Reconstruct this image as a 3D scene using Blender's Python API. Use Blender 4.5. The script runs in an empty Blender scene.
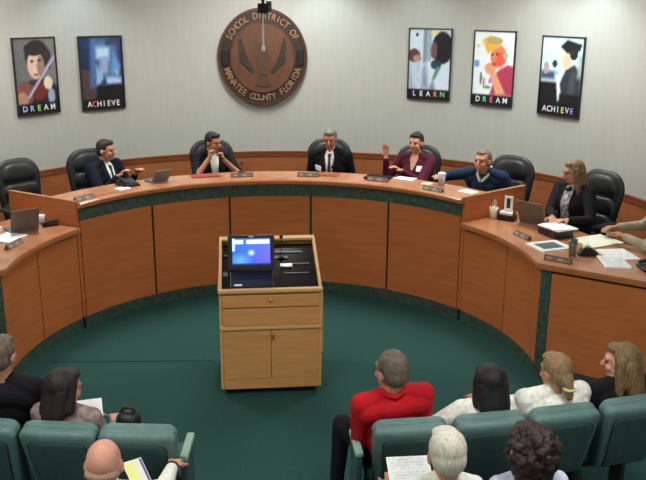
import bpy, bmesh, math, random
import numpy as np
from mathutils import Vector, Matrix, noise
from mathutils.bvhtree import BVHTree
random.seed(4)
PI = math.pi
R = math.radians
COL = bpy.context.scene.collection
sin, cos = math.sin, math.cos

# ------------------------------------------------------------------ materials
def s2l(c):
    return tuple(((v/255)/12.92 if v/255 <= .04045 else ((v/255+.055)/1.055)**2.4) for v in c)

def new_mat(name, rgb, rough=.6, metal=0., spec=.5, coat=0.):
    m = bpy.data.materials.new(name); m.use_nodes = True
    b = m.node_tree.nodes['Principled BSDF']
    b.inputs['Base Color'].default_value = (*s2l(rgb), 1)
    b.inputs['Roughness'].default_value = rough
    b.inputs['Metallic'].default_value = metal
    b.inputs['Specular IOR Level'].default_value = spec
    b.inputs['Coat Weight'].default_value = coat
    return m

def noisy(name, rgb, rgb2, scale=(8, 8, 8), rough=.6, bump=0., detail=4, dist=0., spec=.5, coat=0., lo=.35, hi=.65, metal=0.):
    m = new_mat(name, rgb, rough, metal, spec, coat); nt = m.node_tree; N = nt.nodes; L = nt.links
    tc = N.new('ShaderNodeTexCoord'); mp = N.new('ShaderNodeMapping'); mp.inputs['Scale'].default_value = scale
    nz = N.new('ShaderNodeTexNoise'); nz.inputs['Scale'].default_value = 1; nz.inputs['Detail'].default_value = detail
    nz.inputs['Distortion'].default_value = dist
    cr = N.new('ShaderNodeValToRGB')
    cr.color_ramp.elements[0].position = lo; cr.color_ramp.elements[1].position = hi
    cr.color_ramp.elements[0].color = (*s2l(rgb), 1); cr.color_ramp.elements[1].color = (*s2l(rgb2), 1)
    L.new(tc.outputs['Object'], mp.inputs['Vector']); L.new(mp.outputs[0], nz.inputs['Vector'])
    L.new(nz.outputs['Fac'], cr.inputs['Fac']); L.new(cr.outputs[0], N['Principled BSDF'].inputs['Base Color'])
    if bump:
        bp = N.new('ShaderNodeBump'); bp.inputs['Strength'].default_value = bump; bp.inputs['Distance'].default_value = .01
        L.new(nz.outputs['Fac'], bp.inputs['Height']); L.new(bp.outputs[0], N['Principled BSDF'].inputs['Normal'])
    return m

def attr_mat(name, rough=.4, emit=0.):
    m = new_mat(name, (128, 128, 128), rough); nt = m.node_tree
    a = nt.nodes.new('ShaderNodeAttribute'); a.attribute_name = 'art'
    b = nt.nodes['Principled BSDF']
    if emit:
        b.inputs['Base Color'].default_value = (0.005, 0.005, 0.006, 1)
        nt.links.new(a.outputs['Color'], b.inputs['Emission Color']); b.inputs['Emission Strength'].default_value = emit
    else:
        nt.links.new(a.outputs['Color'], b.inputs['Base Color'])
    return m

def emit_mat(name, rgb, s):
    m = new_mat(name, (230, 230, 230), .5); b = m.node_tree.nodes['Principled BSDF']
    b.inputs['Emission Color'].default_value = (*s2l(rgb), 1); b.inputs['Emission Strength'].default_value = s
    return m

M = {}
M['wall'] = noisy('wall_fabric', (171, 172, 166), (177, 178, 172), (30, 30, 3), .9, .03, 5, lo=.3, hi=.7, spec=.2)
M['ceiling'] = noisy('ceiling_tile', (205, 205, 200), (190, 190, 186), (30, 30, 30), .95, .1)
M['carpet'] = noisy('green_carpet', (43, 78, 73), (49, 87, 82), (60, 60, 60), .97, .3, 6, spec=.1)
M['panel'] = noisy('cherry_panel', (190, 110, 60), (202, 120, 68), (2.2, 2.2, 16), .42, .02, 5, .6, spec=.4)
M['wains'] = noisy('wainscot_wood', (148, 86, 48), (162, 97, 56), (3, 3, 9), .5, .02, 5, .5, spec=.3)
M['rail'] = noisy('rail_wood', (126, 66, 38), (142, 78, 44), (4, 4, 12), .4, .02, spec=.4)
M['counter'] = noisy('counter_wood', (180, 120, 82), (196, 136, 96), (5, 5, 5), .22, .01, 5, .6, spec=.6, coat=.3)
M['nose'] = noisy('counter_edge_wood', (170, 104, 62), (184, 116, 70), (6, 6, 20), .35, .01, spec=.4)
M['green'] = noisy('green_marbled_laminate', (48, 72, 62), (88, 114, 100), (30, 30, 30), .5, 0, 6, .8, lo=.4, hi=.8)
M['gap'] = new_mat('dark_green_reveal', (36, 50, 42), .7)
M['shadowgap'] = new_mat('shadow_and_joint_dark', (62, 38, 24), .7)  # dark brown for the painted shadow under staff counters and the lectern joint
M['oak'] = noisy('light_oak', (212, 152, 92), (222, 164, 104), (3, 3, 24), .4, .02, 5, .7, spec=.4)
M['oakv'] = noisy('light_oak_edge', (218, 172, 114), (226, 182, 124), (3, 3, 24), .4, .02, 5, .7, spec=.4)
M['leather'] = noisy('black_leather', (22, 25, 27), (30, 33, 36), (30, 30, 30), .48, .12, spec=.5)
M['black'] = new_mat('black_plastic', (20, 20, 22), .45)
M['glossblack'] = noisy('black_glass', (10, 11, 13), (20, 22, 24), (6, 6, 6), .12)
M['seat'] = noisy('teal_vinyl', (92, 124, 121), (100, 134, 130), (20, 20, 20), .5, .05, 4, spec=.4)
M['seatback'] = noisy('teal_fabric', (58, 86, 86), (66, 96, 95), (40, 40, 40), .75, .1, 4, spec=.3)
M['pad'] = new_mat('pale_green_armrest', (142, 178, 162), .5)
M['metal'] = new_mat('brushed_metal', (170, 172, 172), .35, .9)
M['brass'] = new_mat('brass_lock', (214, 196, 120), .3, .8)
M['white'] = new_mat('white_paper', (248, 250, 250), .7)
M['cream'] = new_mat('cream_paper', (240, 240, 205), .7)
M['grey'] = new_mat('grey_plastic', (110, 112, 116), .5)
M['laptopback'] = noisy('laptop_lid', (96, 84, 76), (106, 94, 86), (9, 9, 9), .4)
M['laptopblack'] = new_mat('laptop_black', (30, 32, 36), .4)
M['keys'] = noisy('laptop_keys', (120, 122, 130), (60, 62, 70), (90, 90, 90), .5, 0, 2)
M['plate'] = noisy('nameplate_bronze', (92, 66, 52), (116, 90, 74), (60, 60, 60), .35, spec=.5)
M['plateface'] = noisy('nameplate_face', (112, 88, 74), (168, 152, 138), (70, 70, 20), .4, 0, 2, lo=.45, hi=.6)
M['red'] = new_mat('red_plastic', (150, 40, 40), .5)
M['folder'] = new_mat('red_brown_folder', (150, 60, 44), .6)
M['glass'] = new_mat('clear_glass', (235, 240, 235), .05)
M['glass'].node_tree.nodes['Principled BSDF'].inputs['Transmission Weight'].default_value = .9
M['art'] = attr_mat('poster_print', .35)
M['screen'] = attr_mat('laptop_screen_glow', .2, 1.5)
M['page'] = attr_mat('printed_page', .7)
M['frame'] = new_mat('poster_frame', (26, 27, 32), .4)
M['lamp'] = emit_mat('lamp_diffuser', (255, 252, 240), 6.)
M['skin'] = noisy('skin_light', (205, 150, 122), (196, 138, 112), (14, 14, 14), .55, .02, spec=.3)
M['skin_pink'] = noisy('skin_pink', (222, 164, 142), (210, 148, 128), (14, 14, 14), .5, .02, spec=.3)
M['skin_tan'] = noisy('skin_tan', (186, 128, 100), (174, 116, 90), (14, 14, 14), .55, .02, spec=.3)
M['lip'] = new_mat('lips', (168, 92, 84), .5)
M['eye'] = new_mat('eye', (40, 30, 26), .3)
def cloth(n, a, b=None, sc=40, rough=.85):
    M[n] = noisy('cloth_'+n, a, b or tuple(min(255, int(v*1.12+3)) for v in a), (sc, sc, sc), rough, .15, 4, spec=.2); return M[n]
cloth('suit_black', (17, 19, 23)); cloth('suit_navy', (18, 23, 36)); cloth('navy', (30, 46, 70)); cloth('maroon', (82, 28, 46))
cloth('blackcloth', (24, 22, 27)); cloth('whitecloth', (226, 226, 218)); cloth('redcloth', (190, 26, 36), (198, 30, 40)); cloth('tancloth', (150, 140, 118), (176, 166, 148), 14)
cloth('trouser', (28, 30, 42)); cloth('tie_green', (28, 78, 52)); cloth('tie_purple', (62, 44, 74)); cloth('greyknit', (120, 100, 98), (170, 150, 146), 26)
cloth('greysleeve', (176, 176, 188)); cloth('pattern', (205, 205, 205), (90, 80, 100), 34); cloth('palesleeve', (196, 202, 224)); cloth('collarmix', (196, 210, 186)); cloth('lime', (190, 200, 130))
def hairmat(n, a, b):
    M[n] = noisy('hair_'+n, a, b, (90, 90, 12), .55, .35, 5, 1.2, spec=.4); return M[n]
hairmat('h_dark', (26, 20, 20), (46, 36, 33)); hairmat('h_black', (14, 13, 16), (28, 26, 30)); hairmat('h_brown', (62, 44, 34), (92, 68, 50))
hairmat('h_greybrown', (84, 72, 60), (120, 106, 92)); hairmat('h_grey', (92, 90, 88), (132, 128, 124)); hairmat('h_white', (196, 188, 172), (232, 226, 214))
hairmat('h_blond', (92, 70, 48), (142, 114, 78)); hairmat('h_curly', (34, 22, 20), (58, 38, 34)); hairmat('h_lightbrown', (124, 98, 70), (156, 128, 94))
hairmat('h_stubble', (176, 140, 120), (160, 130, 112))

# ------------------------------------------------------------------ mesh helpers
def link(o, parent=None):
    COL.objects.link(o)
    if parent: o.parent = parent
    return o

def obj(name, bm, mats, parent=None, smooth=False, loc=None, rotz=None, matrix=None):
    me = bpy.data.meshes.new(name)
    if bm is not None:
        bmesh.ops.recalc_face_normals(bm, faces=bm.faces)
        bm.to_mesh(me); bm.free()
    if not isinstance(mats, (list, tuple)): mats = [mats]
    for m in mats: me.materials.append(M[m] if isinstance(m, str) else m)
    if smooth:
        me.polygons.foreach_set('use_smooth', [True]*len(me.polygons))
        if smooth == 'auto':
            me.set_sharp_from_angle(angle=R(40))
    o = bpy.data.objects.new(name, me); link(o, parent)
    if matrix is not None: o.matrix_local = matrix
    if loc is not None: o.location = loc
    if rotz is not None: o.rotation_euler.z = rotz
    return o

def tag(o, label=None, cat=None, group=None, kind=None):
    if label: o['label'] = label
    if cat: o['category'] = cat
    if group: o['group'] = group
    if kind: o['kind'] = kind
    return o

def thing(name, label, cat, loc=(0, 0, 0), rotz=0, group=None):
    o = bpy.data.objects.new(name, None); o.empty_display_size = .1; link(o)
    o.location = loc; o.rotation_euler.z = rotz
    return tag(o, label, cat, group)

def struct(name, bm, mat, **k):
    o = obj(name, bm, mat, **k); o['kind'] = 'structure'; return o

def copy_thing(root, loc, rotz, label, group=None):
    r = root.copy(); COL.objects.link(r); r.location = loc; r.rotation_euler.z = rotz
    r['label'] = label
    if group: r['group'] = group
    for ch in list(root.children):
        c = ch.copy(); COL.objects.link(c); c.parent = r
        for g in list(ch.children):
            d = g.copy(); COL.objects.link(d); d.parent = c
    return r

def add_box(bm, c, s, rot=None, bevel=0., mi=0, seg=2):
    b2 = bmesh.new(); bmesh.ops.create_cube(b2, size=1)
    for v in b2.verts: v.co = Vector((v.co.x*s[0], v.co.y*s[1], v.co.z*s[2]))
    if bevel: bmesh.ops.bevel(b2, geom=b2.edges[:], offset=bevel, segments=seg, affect='EDGES', profile=.5)
    mt = Matrix.Translation(Vector(c)) @ (rot.to_4x4() if rot is not None else Matrix())
    for v in b2.verts: v.co = mt @ v.co
    merge(bm, b2, mi)

def merge(bm, b2, mi=0):
    vm = {}
    for v in b2.verts: vm[v] = bm.verts.new(v.co)
    for f in b2.faces:
        try:
            g = bm.faces.new([vm[v] for v in f.verts]); g.material_index = mi; g.smooth = f.smooth
        except ValueError: pass
    b2.free()

def rz(a): return Matrix.Rotation(a, 3, 'Z')
def rx(a): return Matrix.Rotation(a, 3, 'X')
def ry(a): return Matrix.Rotation(a, 3, 'Y')

def add_prism(bm, pts, z0, z1, mi=0):
    """polygon in xy extruded between z0 and z1 (z may be a function of the point index)"""
    lo = [bm.verts.new((x, y, z0)) for x, y in pts]; hi = [bm.verts.new((x, y, z1)) for x, y in pts]
    n = len(pts); fs = [bm.faces.new(lo[::-1]), bm.faces.new(hi)]
    for i in range(n): fs.append(bm.faces.new([lo[i], lo[(i+1) % n], hi[(i+1) % n], hi[i]]))
    for f in fs: f.material_index = mi

def add_lathe(bm, prof, n=16, c=(0, 0, 0), axis=None, mi=0, smooth=True):
    """prof: list of (r, z)"""
    mt = Matrix.Translation(Vector(c)) @ (axis.to_4x4() if axis is not None else Matrix())
    rings = []
    for r, z in prof:
        if r < 1e-5: rings.append([bm.verts.new(mt @ Vector((0, 0, z)))])
        else: rings.append([bm.verts.new(mt @ Vector((r*cos(2*PI*k/n), r*sin(2*PI*k/n), z))) for k in range(n)])
    for a, b in zip(rings, rings[1:]):
        for k in range(n):
            k2 = (k+1) % n
            if len(a) == 1 and len(b) == 1: continue
            if len(a) == 1: f = bm.faces.new([a[0], b[k2], b[k]])
            elif len(b) == 1: f = bm.faces.new([a[k], a[k2], b[0]])
            else: f = bm.faces.new([a[k], a[k2], b[k2], b[k]])
            f.material_index = mi; f.smooth = smooth

def axis_to(d):
    return Vector((0, 0, 1)).rotation_difference(Vector(d).normalized()).to_matrix()

def add_cap(bm, p0, r0, p1, r1, n=12, mi=0, flat=False):
    p0 = Vector(p0); p1 = Vector(p1); d = p1-p0; L = d.length
    if L < 1e-6: d = Vector((0, 0, 1)); L = 1e-4
    if flat: prof = [(0, 0), (r0, 0), (r1, L), (0, L)]
    else:
        prof = [(r0*cos(t), -r0*sin(t)) for t in (PI/2, PI/3, PI/6, 0)]
        prof[0] = (0, -r0)
        prof += [(r1*cos(t), L+r1*sin(t)) for t in (0, PI/6, PI/3)] + [(0, L+r1)]
    add_lathe(bm, prof, n, p0, axis_to(d), mi)

def add_tube(bm, pts, r, n=8, mi=0):
    for a, b in zip(pts, pts[1:]): add_cap(bm, a, r, b, r, n, mi)

def pol(r, a, z=None):
    a = R(a)
    return (r*sin(a), r*cos(a)) if z is None else (r*sin(a), r*cos(a), z)

def arc_slab(bm, r0, r1, z0, z1, a0, a1, step=2., mi=0, c=(0, 0)):
    n = max(2, int(abs(a1-a0)/step)); q = []
    for i in range(n+1):
        a = a0+(a1-a0)*i/n
        q.append([bm.verts.new((c[0]+r*sin(R(a)), c[1]+r*cos(R(a)), z)) for r, z in ((r0, z0), (r1, z0), (r1, z1), (r0, z1))])
    for a, b in zip(q, q[1:]):
        for k in range(4):
            f = bm.faces.new([a[k], a[(k+1) % 4], b[(k+1) % 4], b[k]]); f.material_index = mi
    bm.faces.new(q[0]).material_index = mi; bm.faces.new(q[-1][::-1]).material_index = mi

def prof_sweep(bm, prof, a0, a1, step=2., c=(0, 0), mi=0):
    """closed (r,z) profile swept round the ring"""
    n = max(2, int(abs(a1-a0)/step)); q = []
    for i in range(n+1):
        a = a0+(a1-a0)*i/n
        q.append([bm.verts.new((c[0]+r*sin(R(a)), c[1]+r*cos(R(a)), z)) for r, z in prof])
    m = len(prof)
    for a, b in zip(q, q[1:]):
        for k in range(m):
            f = bm.faces.new([a[k], a[(k+1) % m], b[(k+1) % m], b[k]]); f.material_index = mi
    bm.faces.new(q[0]); bm.faces.new(q[-1][::-1])

def text_bm(body, size, extrude=.002, align='CENTER'):
    cu = bpy.data.curves.new('t', 'FONT'); cu.body = body; cu.size = size; cu.extrude = extrude; cu.align_x = align; cu.align_y = 'CENTER'
    cu.resolution_u = 3; cu.offset = size*.008
    o = bpy.data.objects.new('t', cu); COL.objects.link(o)
    dg = bpy.context.evaluated_depsgraph_get(); dg.update()
    me = bpy.data.meshes.new_from_object(o.evaluated_get(dg))
    bm = bmesh.new(); bm.from_mesh(me)
    bpy.data.objects.remove(o); bpy.data.curves.remove(cu); bpy.data.meshes.remove(me)
    return bm

# ------------------------------------------------------------------ room shell
WC = (.06, .67); WR = 3.79           # centre and radius of the curved back wall
CEIL = 3.55; YB = -8.6; XL, XR = WC[0]-WR, WC[0]+WR
bm = bmesh.new(); add_box(bm, (WC[0], -2, -.05), (8.2, 13.6, .1)); struct('floor', bm, 'carpet')
bm = bmesh.new(); add_box(bm, (WC[0], -2, CEIL+.05), (8.2, 13.6, .1)); struct('ceiling', bm, 'ceiling')
bm = bmesh.new(); arc_slab(bm, WR, WR+.12, 0, CEIL, -90, 90, 1.5, c=WC); struct('wall_back', bm, 'wall', smooth='auto')
for nm, x in (('wall_left', XL-.06), ('wall_right', XR+.06)):
    bm = bmesh.new(); add_box(bm, (x, (WC[1]+YB)/2, CEIL/2), (.12, WC[1]-YB, CEIL)); struct(nm, bm, 'wall')
bm = bmesh.new(); add_box(bm, (WC[0], YB-.06, CEIL/2), (8.2, .12, CEIL)); struct('wall_front', bm, 'wall')
# wood wainscot round the curved wall, with a moulded rail
bm = bmesh.new(); arc_slab(bm, WR-.022, WR-.001, .33, 1.06, -89, 89, 1.5, c=WC); struct('trim_1', bm, 'wains', smooth='auto')
bm = bmesh.new()
prof_sweep(bm, [(WR-.001, 1.045), (WR-.028, 1.045), (WR-.03, 1.05), (WR-.03, 1.1), (WR-.036, 1.104), (WR-.036, 1.12), (WR-.001, 1.12)], -89, 89, 1.5, WC)
struct('trim_2', bm, 'rail', smooth='auto')
# raised platform behind the desks
PZ = .35
bm = bmesh.new()
inner = [pol(2.3, a) for a in range(-91, 92, 3)]
outer = [(WC[0]+(WR-.024)*sin(R(a)), WC[1]+(WR-.024)*cos(R(a))) for a in range(90, -91, -3)]
add_prism(bm, inner+[(XR-.03, -.0)]+outer+[(XL+.03, -.0)], 0.002, PZ)
struct('trim_3', bm, 'carpet')
# carpet seam
bm = bmesh.new(); add_box(bm, (-1.27, .385, .0015), (1.4, .012, .003), rz(R(-1.2))); struct('trim_4', bm, new_mat('carpet_seam', (16, 50, 46), .95))
# ------------------------------------------------------------------ dais
RF = 2.165
TOPZ = 1.24
dais = thing('curved_dais_desk', 'long curved cherry wood desk with green band under its counter, facing the room', 'desk')
seams = [-57.0, -34.6, -12.7, 9.9, 32.2, 55.2]
bm = bmesh.new()
prof_sweep(bm, [(2.125, 1.19), (2.118, 1.2), (2.118, 1.23), (2.128, TOPZ), (2.56, TOPZ), (2.565, 1.2), (2.555, 1.19)], -57.4, 55.6, 1.5)
obj('countertop', bm, 'counter', dais, smooth='auto')
bm = bmesh.new(); arc_slab(bm, 2.112, 2.1175, 1.196, 1.222, -57.4, 55.6, 1.5); obj('edge_strip', bm, 'nose', dais, smooth='auto')
bm = bmesh.new(); arc_slab(bm, RF-.004, RF+.03, 1.062, 1.189, -57, 55.2, 1.5); o = obj('fascia_band', bm, 'green', dais, smooth='auto'); o['label'] = 'dark green marbled band'
bm = bmesh.new(); arc_slab(bm, RF+.035, RF+.05, .0, 1.185, -57, 55.2, 1.5); obj('carcass', bm, 'gap', dais, smooth='auto')
bm = bmesh.new(); arc_slab(bm, RF+.006, RF+.034, 0.001, .116, -57, 55.2, 1.5); o = obj('plinth', bm, 'green', dais, smooth='auto'); o['label'] = 'green marbled kick plate'
for a, b in zip(seams, seams[1:]):
    bm = bmesh.new(); arc_slab(bm, RF, RF+.022, .119, 1.058, a+.3, b-.3, 1.0); obj('front_panel', bm, 'panel', dais, smooth='auto')
for a in seams[1:-1]:
    bm = bmesh.new(); arc_slab(bm, RF+.012, RF+.034, .119, 1.06, a-.45, a+.45, .5); o = obj('seam_strip', bm, 'gap', dais)
for a in (-57.35, 55.55):
    bm = bmesh.new(); h = R(a); add_box(bm, (2.61*sin(h), 2.61*cos(h), (TOPZ+.124)/2), (.035, .88, TOPZ-.112), rz(-h), .003)
    obj('end_panel', bm, 'panel', dais)
    bm = bmesh.new(); add_box(bm, (2.61*sin(h), 2.61*cos(h), TOPZ+.011), (.038, .885, .012), rz(-h), .002)
    obj('end_panel_cap', bm, 'counter', dais)

LZ = 1.012
V = Vector(pol(2.168, 91.9)); d = Vector((.819, -.574)); nrm = Vector((.574, .819))
def staff_desk(side, label):
    t = thing('staff_desk', label, 'desk')
    sx = side
    def mir(p): return (p[0]*sx, p[1]) + tuple(p[2:])
    a0 = 56.2 if side > 0 else 58.2
    def P(pts): return [mir(q) for q in pts]
    L = 1.93
    Vt = Vector(pol(2.118, 91.9))
    far = [Vt+d*1.98, Vt+d*1.6+nrm*.78]
    far_in = Vector((XR-.03 if sx > 0 else -(XL+.03), 0))
    xm = far_in.x
    tf = (xm-Vt.x)/d.x
    p1 = Vt+d*tf
    back_line = Vt+nrm*.72
    tb = (xm-back_line.x)/d.x; p2 = back_line+d*tb
    inn = [pol(2.118, a) for a in np.linspace(a0, 91.9, 24)]
    # outer arc until it meets the wing's back line
    out = []
    for a in np.linspace(78, a0, 14): out.append(pol(2.93, a))
    poly = inn+[tuple(p1), tuple(p2)]+out
    bm = bmesh.new(); add_prism(bm, P(poly), LZ-.05, LZ)
    obj('countertop', bm, 'counter', t)
    # edge moulding
    bm = bmesh.new()
    edge = inn+[tuple(p1)]
    for (xa, ya), (xb, yb) in zip(edge, edge[1:]):
        m_ = Vector(((xa+xb)/2, (ya+yb)/2)); dd = Vector((xb-xa, yb-ya)); an = math.atan2(dd.y, dd.x)
        if sx < 0: m_.x *= -1; an = PI-an
        add_box(bm, (m_.x, m_.y, LZ-.03), (dd.length+.004, .012, .03), rz(an))
    obj('edge_strip', bm, 'nose', t)
    # carcass, coloured dark to paint in the shadow under the counter
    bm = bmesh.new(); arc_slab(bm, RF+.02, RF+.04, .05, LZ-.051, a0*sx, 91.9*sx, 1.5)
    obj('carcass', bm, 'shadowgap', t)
    bm = bmesh.new(); arc_slab(bm, RF+.006, RF+.019, .001, .116, a0*sx, 91.9*sx, 1.5)
    o = obj('plinth', bm, 'green', t); o['label'] = 'green marbled kick plate'
    for a, b in ((a0-.1, 72.9), (72.9, 91.4)):
        bm = bmesh.new(); arc_slab(bm, RF, RF+.018, .119, .935, (a+.2)*sx, (b-.2)*sx, 1.0); obj('front_panel', bm, 'panel', t, smooth='auto')
    an = math.atan2(d.y, d.x)
    def bx(s0, s1, off, th, z0, z1, nm, mt):
        c = V+d*((s0+s1)/2)+nrm*off; a_ = an
        if sx < 0: c = Vector((-c.x, c.y)); a_ = PI-an
        b_ = bmesh.new(); add_box(b_, (c.x, c.y, (z0+z1)/2), (s1-s0, th, z1-z0), rz(a_)); return obj(nm, b_, mt, t)
    Lw = (xm-V.x)/d.x-.03
    o = bx(-.005, .075, .012, .03, .001, LZ-.051, 'corner_post', 'green'); o['label'] = 'green marbled corner strip'
    bx(.078, Lw, .011, .018, .119, .935, 'front_panel', 'panel')
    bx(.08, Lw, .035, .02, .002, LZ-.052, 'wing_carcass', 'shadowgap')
    o = bx(.078, Lw, .02, .012, .001, .116, 'wing_plinth', 'green')
    return t
staff_desk(1, 'lower cherry wood staff desk covered in papers, right of the curved desk')
staff_desk(-1, 'lower cherry wood staff desk with a laptop, left of the curved desk')

# ------------------------------------------------------------------ seal on the wall
def wall_pt(ang, z, inset=0.):
    a = R(ang); return Vector((WC[0]+(WR-inset)*sin(a), WC[1]+(WR-inset)*cos(a), z)), -a
SEAL_A = -3.1
loc, rot = wall_pt(SEAL_A, 2.325, .02)
seal = thing('wall_seal', 'large round carved wooden school district seal hanging on the curved wall', 'emblem', loc, rot)
EX, EZ = .56, .605
def disc(bm, f0, f1, y0, y1, n=64, mi=0):
    """elliptic ring between fractions f0..f1 of the seal's size, y0 front, y1 back (f0=0 disc)"""
    def ring(f, y): return [bm.verts.new((EX*f*cos(2*PI*k/n), y, EZ*f*sin(2*PI*k/n))) for k in range(n)]
    A = ring(f1, y0); B = ring(f1, y1)
    if f0 > 0:
        C_ = ring(f0, y0); D_ = ring(f0, y1); loops = [(A, B), (B, D_), (D_, C_), (C_, A)]
    else:
        loops = [(A, B)]; bm.faces.new(A); bm.faces.new(B[::-1])
    for p, q in loops:
        for k in range(n): bm.faces.new([p[k], p[(k+1) % n], q[(k+1) % n], q[k]])
M['seal_dark'] = noisy('seal_dark_wood', (40, 28, 24), (54, 36, 30), (8, 8, 3), .5, .05, 5, .8)
M['seal_rim'] = noisy('seal_rim_wood', (66, 38, 30), (78, 46, 36), (10, 10, 10), .45, .03)
M['seal_mid'] = noisy('seal_mid_wood', (84, 54, 36), (98, 64, 42), (14, 14, 3), .45, .05, 5, 1.)
M['seal_carve'] = noisy('seal_carving', (48, 40, 32), (38, 31, 26), (20, 20, 20), .6, .1)
M['seal_brown'] = noisy('seal_carving_brown', (78, 50, 32), (70, 44, 30), (20, 20, 20), .6, .1)
M['seal_letter'] = new_mat('seal_lettering', (150, 116, 82), .6)
M['seal_block'] = new_mat('seal_block', (22, 20, 24), .5)
bm = bmesh.new(); disc(bm, 0, .95, -.045, .018); obj('backing', bm, 'seal_dark', seal)
bm = bmesh.new(); disc(bm, .94, 1., -.062, .018); obj('rim', bm, 'seal_rim', seal)
bm = bmesh.new(); disc(bm, 0, .715, -.056, -.044); o = obj('centre_disc', bm, 'seal_mid', seal); o['label'] = 'lighter brown carved centre disc'
bm = bmesh.new(); disc(bm, .705, .74, -.064, -.044); obj('inner_rim', bm, 'seal_rim', seal)
def arc_text(bm, word, cdeg, span, rad, bottom=False, size=.115):
    n = len(word)
    for i, ch in enumerate(word):
        if ch == ' ': continue
        t = (i-(n-1)/2)/(n-1)*span if n > 1 else 0
        a = R(cdeg+t if bottom else cdeg-t)
        tb = text_bm(ch, size, .006)
        up = a-PI/2 if not bottom else a+PI/2
        for v in tb.verts:
            x, z, y = v.co.x*.82, v.co.y, v.co.z
            xr = x*cos(up)-z*sin(up); zr = x*sin(up)+z*cos(up)
            v.co = Vector((EX*rad*cos(a)+xr, -.05-y, EZ*rad*sin(a)+zr))
        merge(bm, tb)
for w, c0, sp, b in (('SCHOOL DISTRICT OF', 90, 122, False), ('MANATEE COUNTY FLORIDA', 270, 142, True)):
    bm = bmesh.new(); arc_text(bm, w, c0, sp, .84, b); obj('lettering', bm, 'seal_letter', seal)
for s in (-1, 1):
    bm = bmesh.new(); add_box(bm, (s*EX*.845, -.052, 0), (.085, .02, .2), None, .004); o = obj('side_block', bm, 'seal_block', seal); o['label'] = 'black block'
def blade(bm, pts, y0, y1):
    f = [bm.verts.new((x, y0, z)) for x, z in pts]; g = [bm.verts.new((x, y1, z)) for x, z in pts]
    bm.faces.new(f); bm.faces.new(g[::-1])
    for k in range(len(pts)): bm.faces.new([f[k], f[(k+1) % len(pts)], g[(k+1) % len(pts)], g[k]])
for s in (-1, 1):   # the two spread dark wings
    bm = bmesh.new()
    for k in range(6):
        x0 = .1+.03*k; z0 = -.17+.02*k
        blade(bm, [(s*x0, z0), (s*(x0+.035), z0-.03+.01*k), (s*(.235+.012*k), .02+.045*k-.03), (s*(.2+.012*k), .0+.05*k)], -.066-.001*k, -.05)
    obj('carved_wing', bm, 'seal_carve', seal)
bm = bmesh.new(); blade(bm, [(-.05, -.22), (.05, -.22), (.075, -.02), (.05, .14), (.02, .2), (-.03, .2), (-.05, .14), (-.075, -.02)], -.068, -.05)
obj('carved_body', bm, 'seal_brown', seal)
bm = bmesh.new(); blade(bm, [(-.1, -.36), (.1, -.36), (.06, -.24), (.0, -.26), (-.06, -.24)], -.066, -.05); obj('carved_tail', bm, 'seal_brown', seal)

# ------------------------------------------------------------------ posters
def paint_grid(w, h, nx, nz, fn, y=0.):
    """upright printed sheet whose colours come from fn(u, v)"""
    bm = bmesh.new(); lay = bm.verts.layers.float_color.new('art'); g = []
    for j in range(nz+1):
        row = []
        for i in range(nx+1):
            v = bm.verts.new((w*(i/nx-.5), y, h*(j/nz-.5))); c = s2l([max(0, min(255, q)) for q in fn(i/nx, j/nz)]); v[lay] = (*c, 1); row.append(v)
        g.append(row)
    for j in range(nz):
        for i in range(nx): bm.faces.new([g[j][i], g[j][i+1], g[j+1][i+1], g[j+1][i]])
    return bm

def ell(cx, cy, rx_, ry_, col, rot=0., soft=.12):
    cr, sr = cos(R(rot)), sin(R(rot))
    def f(u, v, base):
        x, y = u-cx, (v-cy)*1.6
        x, y = x*cr+y*sr, -x*sr+y*cr
        dd = math.hypot(x/rx_, y/(ry_*1.6)); k = max(0, min(1, (1-dd)/soft+.5))
        return tuple(b*(1-k)+c*k for b, c in zip(base, col))
    return f
def poly(pts, col, soft=.012):
    n = len(pts)
    def f(u, v, base):
        ins = False; dm = 9
        for i in range(n):
            (x0, y0), (x1, y1) = pts[i], pts[(i+1) % n]
            if (y0 > v) != (y1 > v) and u < (x1-x0)*(v-y0)/(y1-y0)+x0: ins = not ins
            ex, ey = x1-x0, y1-y0; t = max(0, min(1, ((u-x0)*ex+(v-y0)*ey)/(ex*ex+ey*ey+1e-9)))
            dm = min(dm, math.hypot(u-x0-t*ex, v-y0-t*ey))
        s = dm if ins else -dm; k = max(0, min(1, s/soft*.5+.5))
        return tuple(b*(1-k)+c*k for b, c in zip(base, col))
    return f
def rect(x0, y0, x1, y1, col, soft=.012): return poly([(x0, y0), (x1, y0), (x1, y1), (x0, y1)], col, soft)
def layers(bg, shapes):
    def f(u, v):
        c = bg(u, v) if callable(bg) else bg
        for s in shapes: c = s(u, v, c)
        n = noise.noise(Vector((u*14, v*20, 1)))*8
        return tuple(q+n for q in c)
    return f
BAND = rect(-.1, -.1, 1.1, .135, (18, 18, 22))
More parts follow.
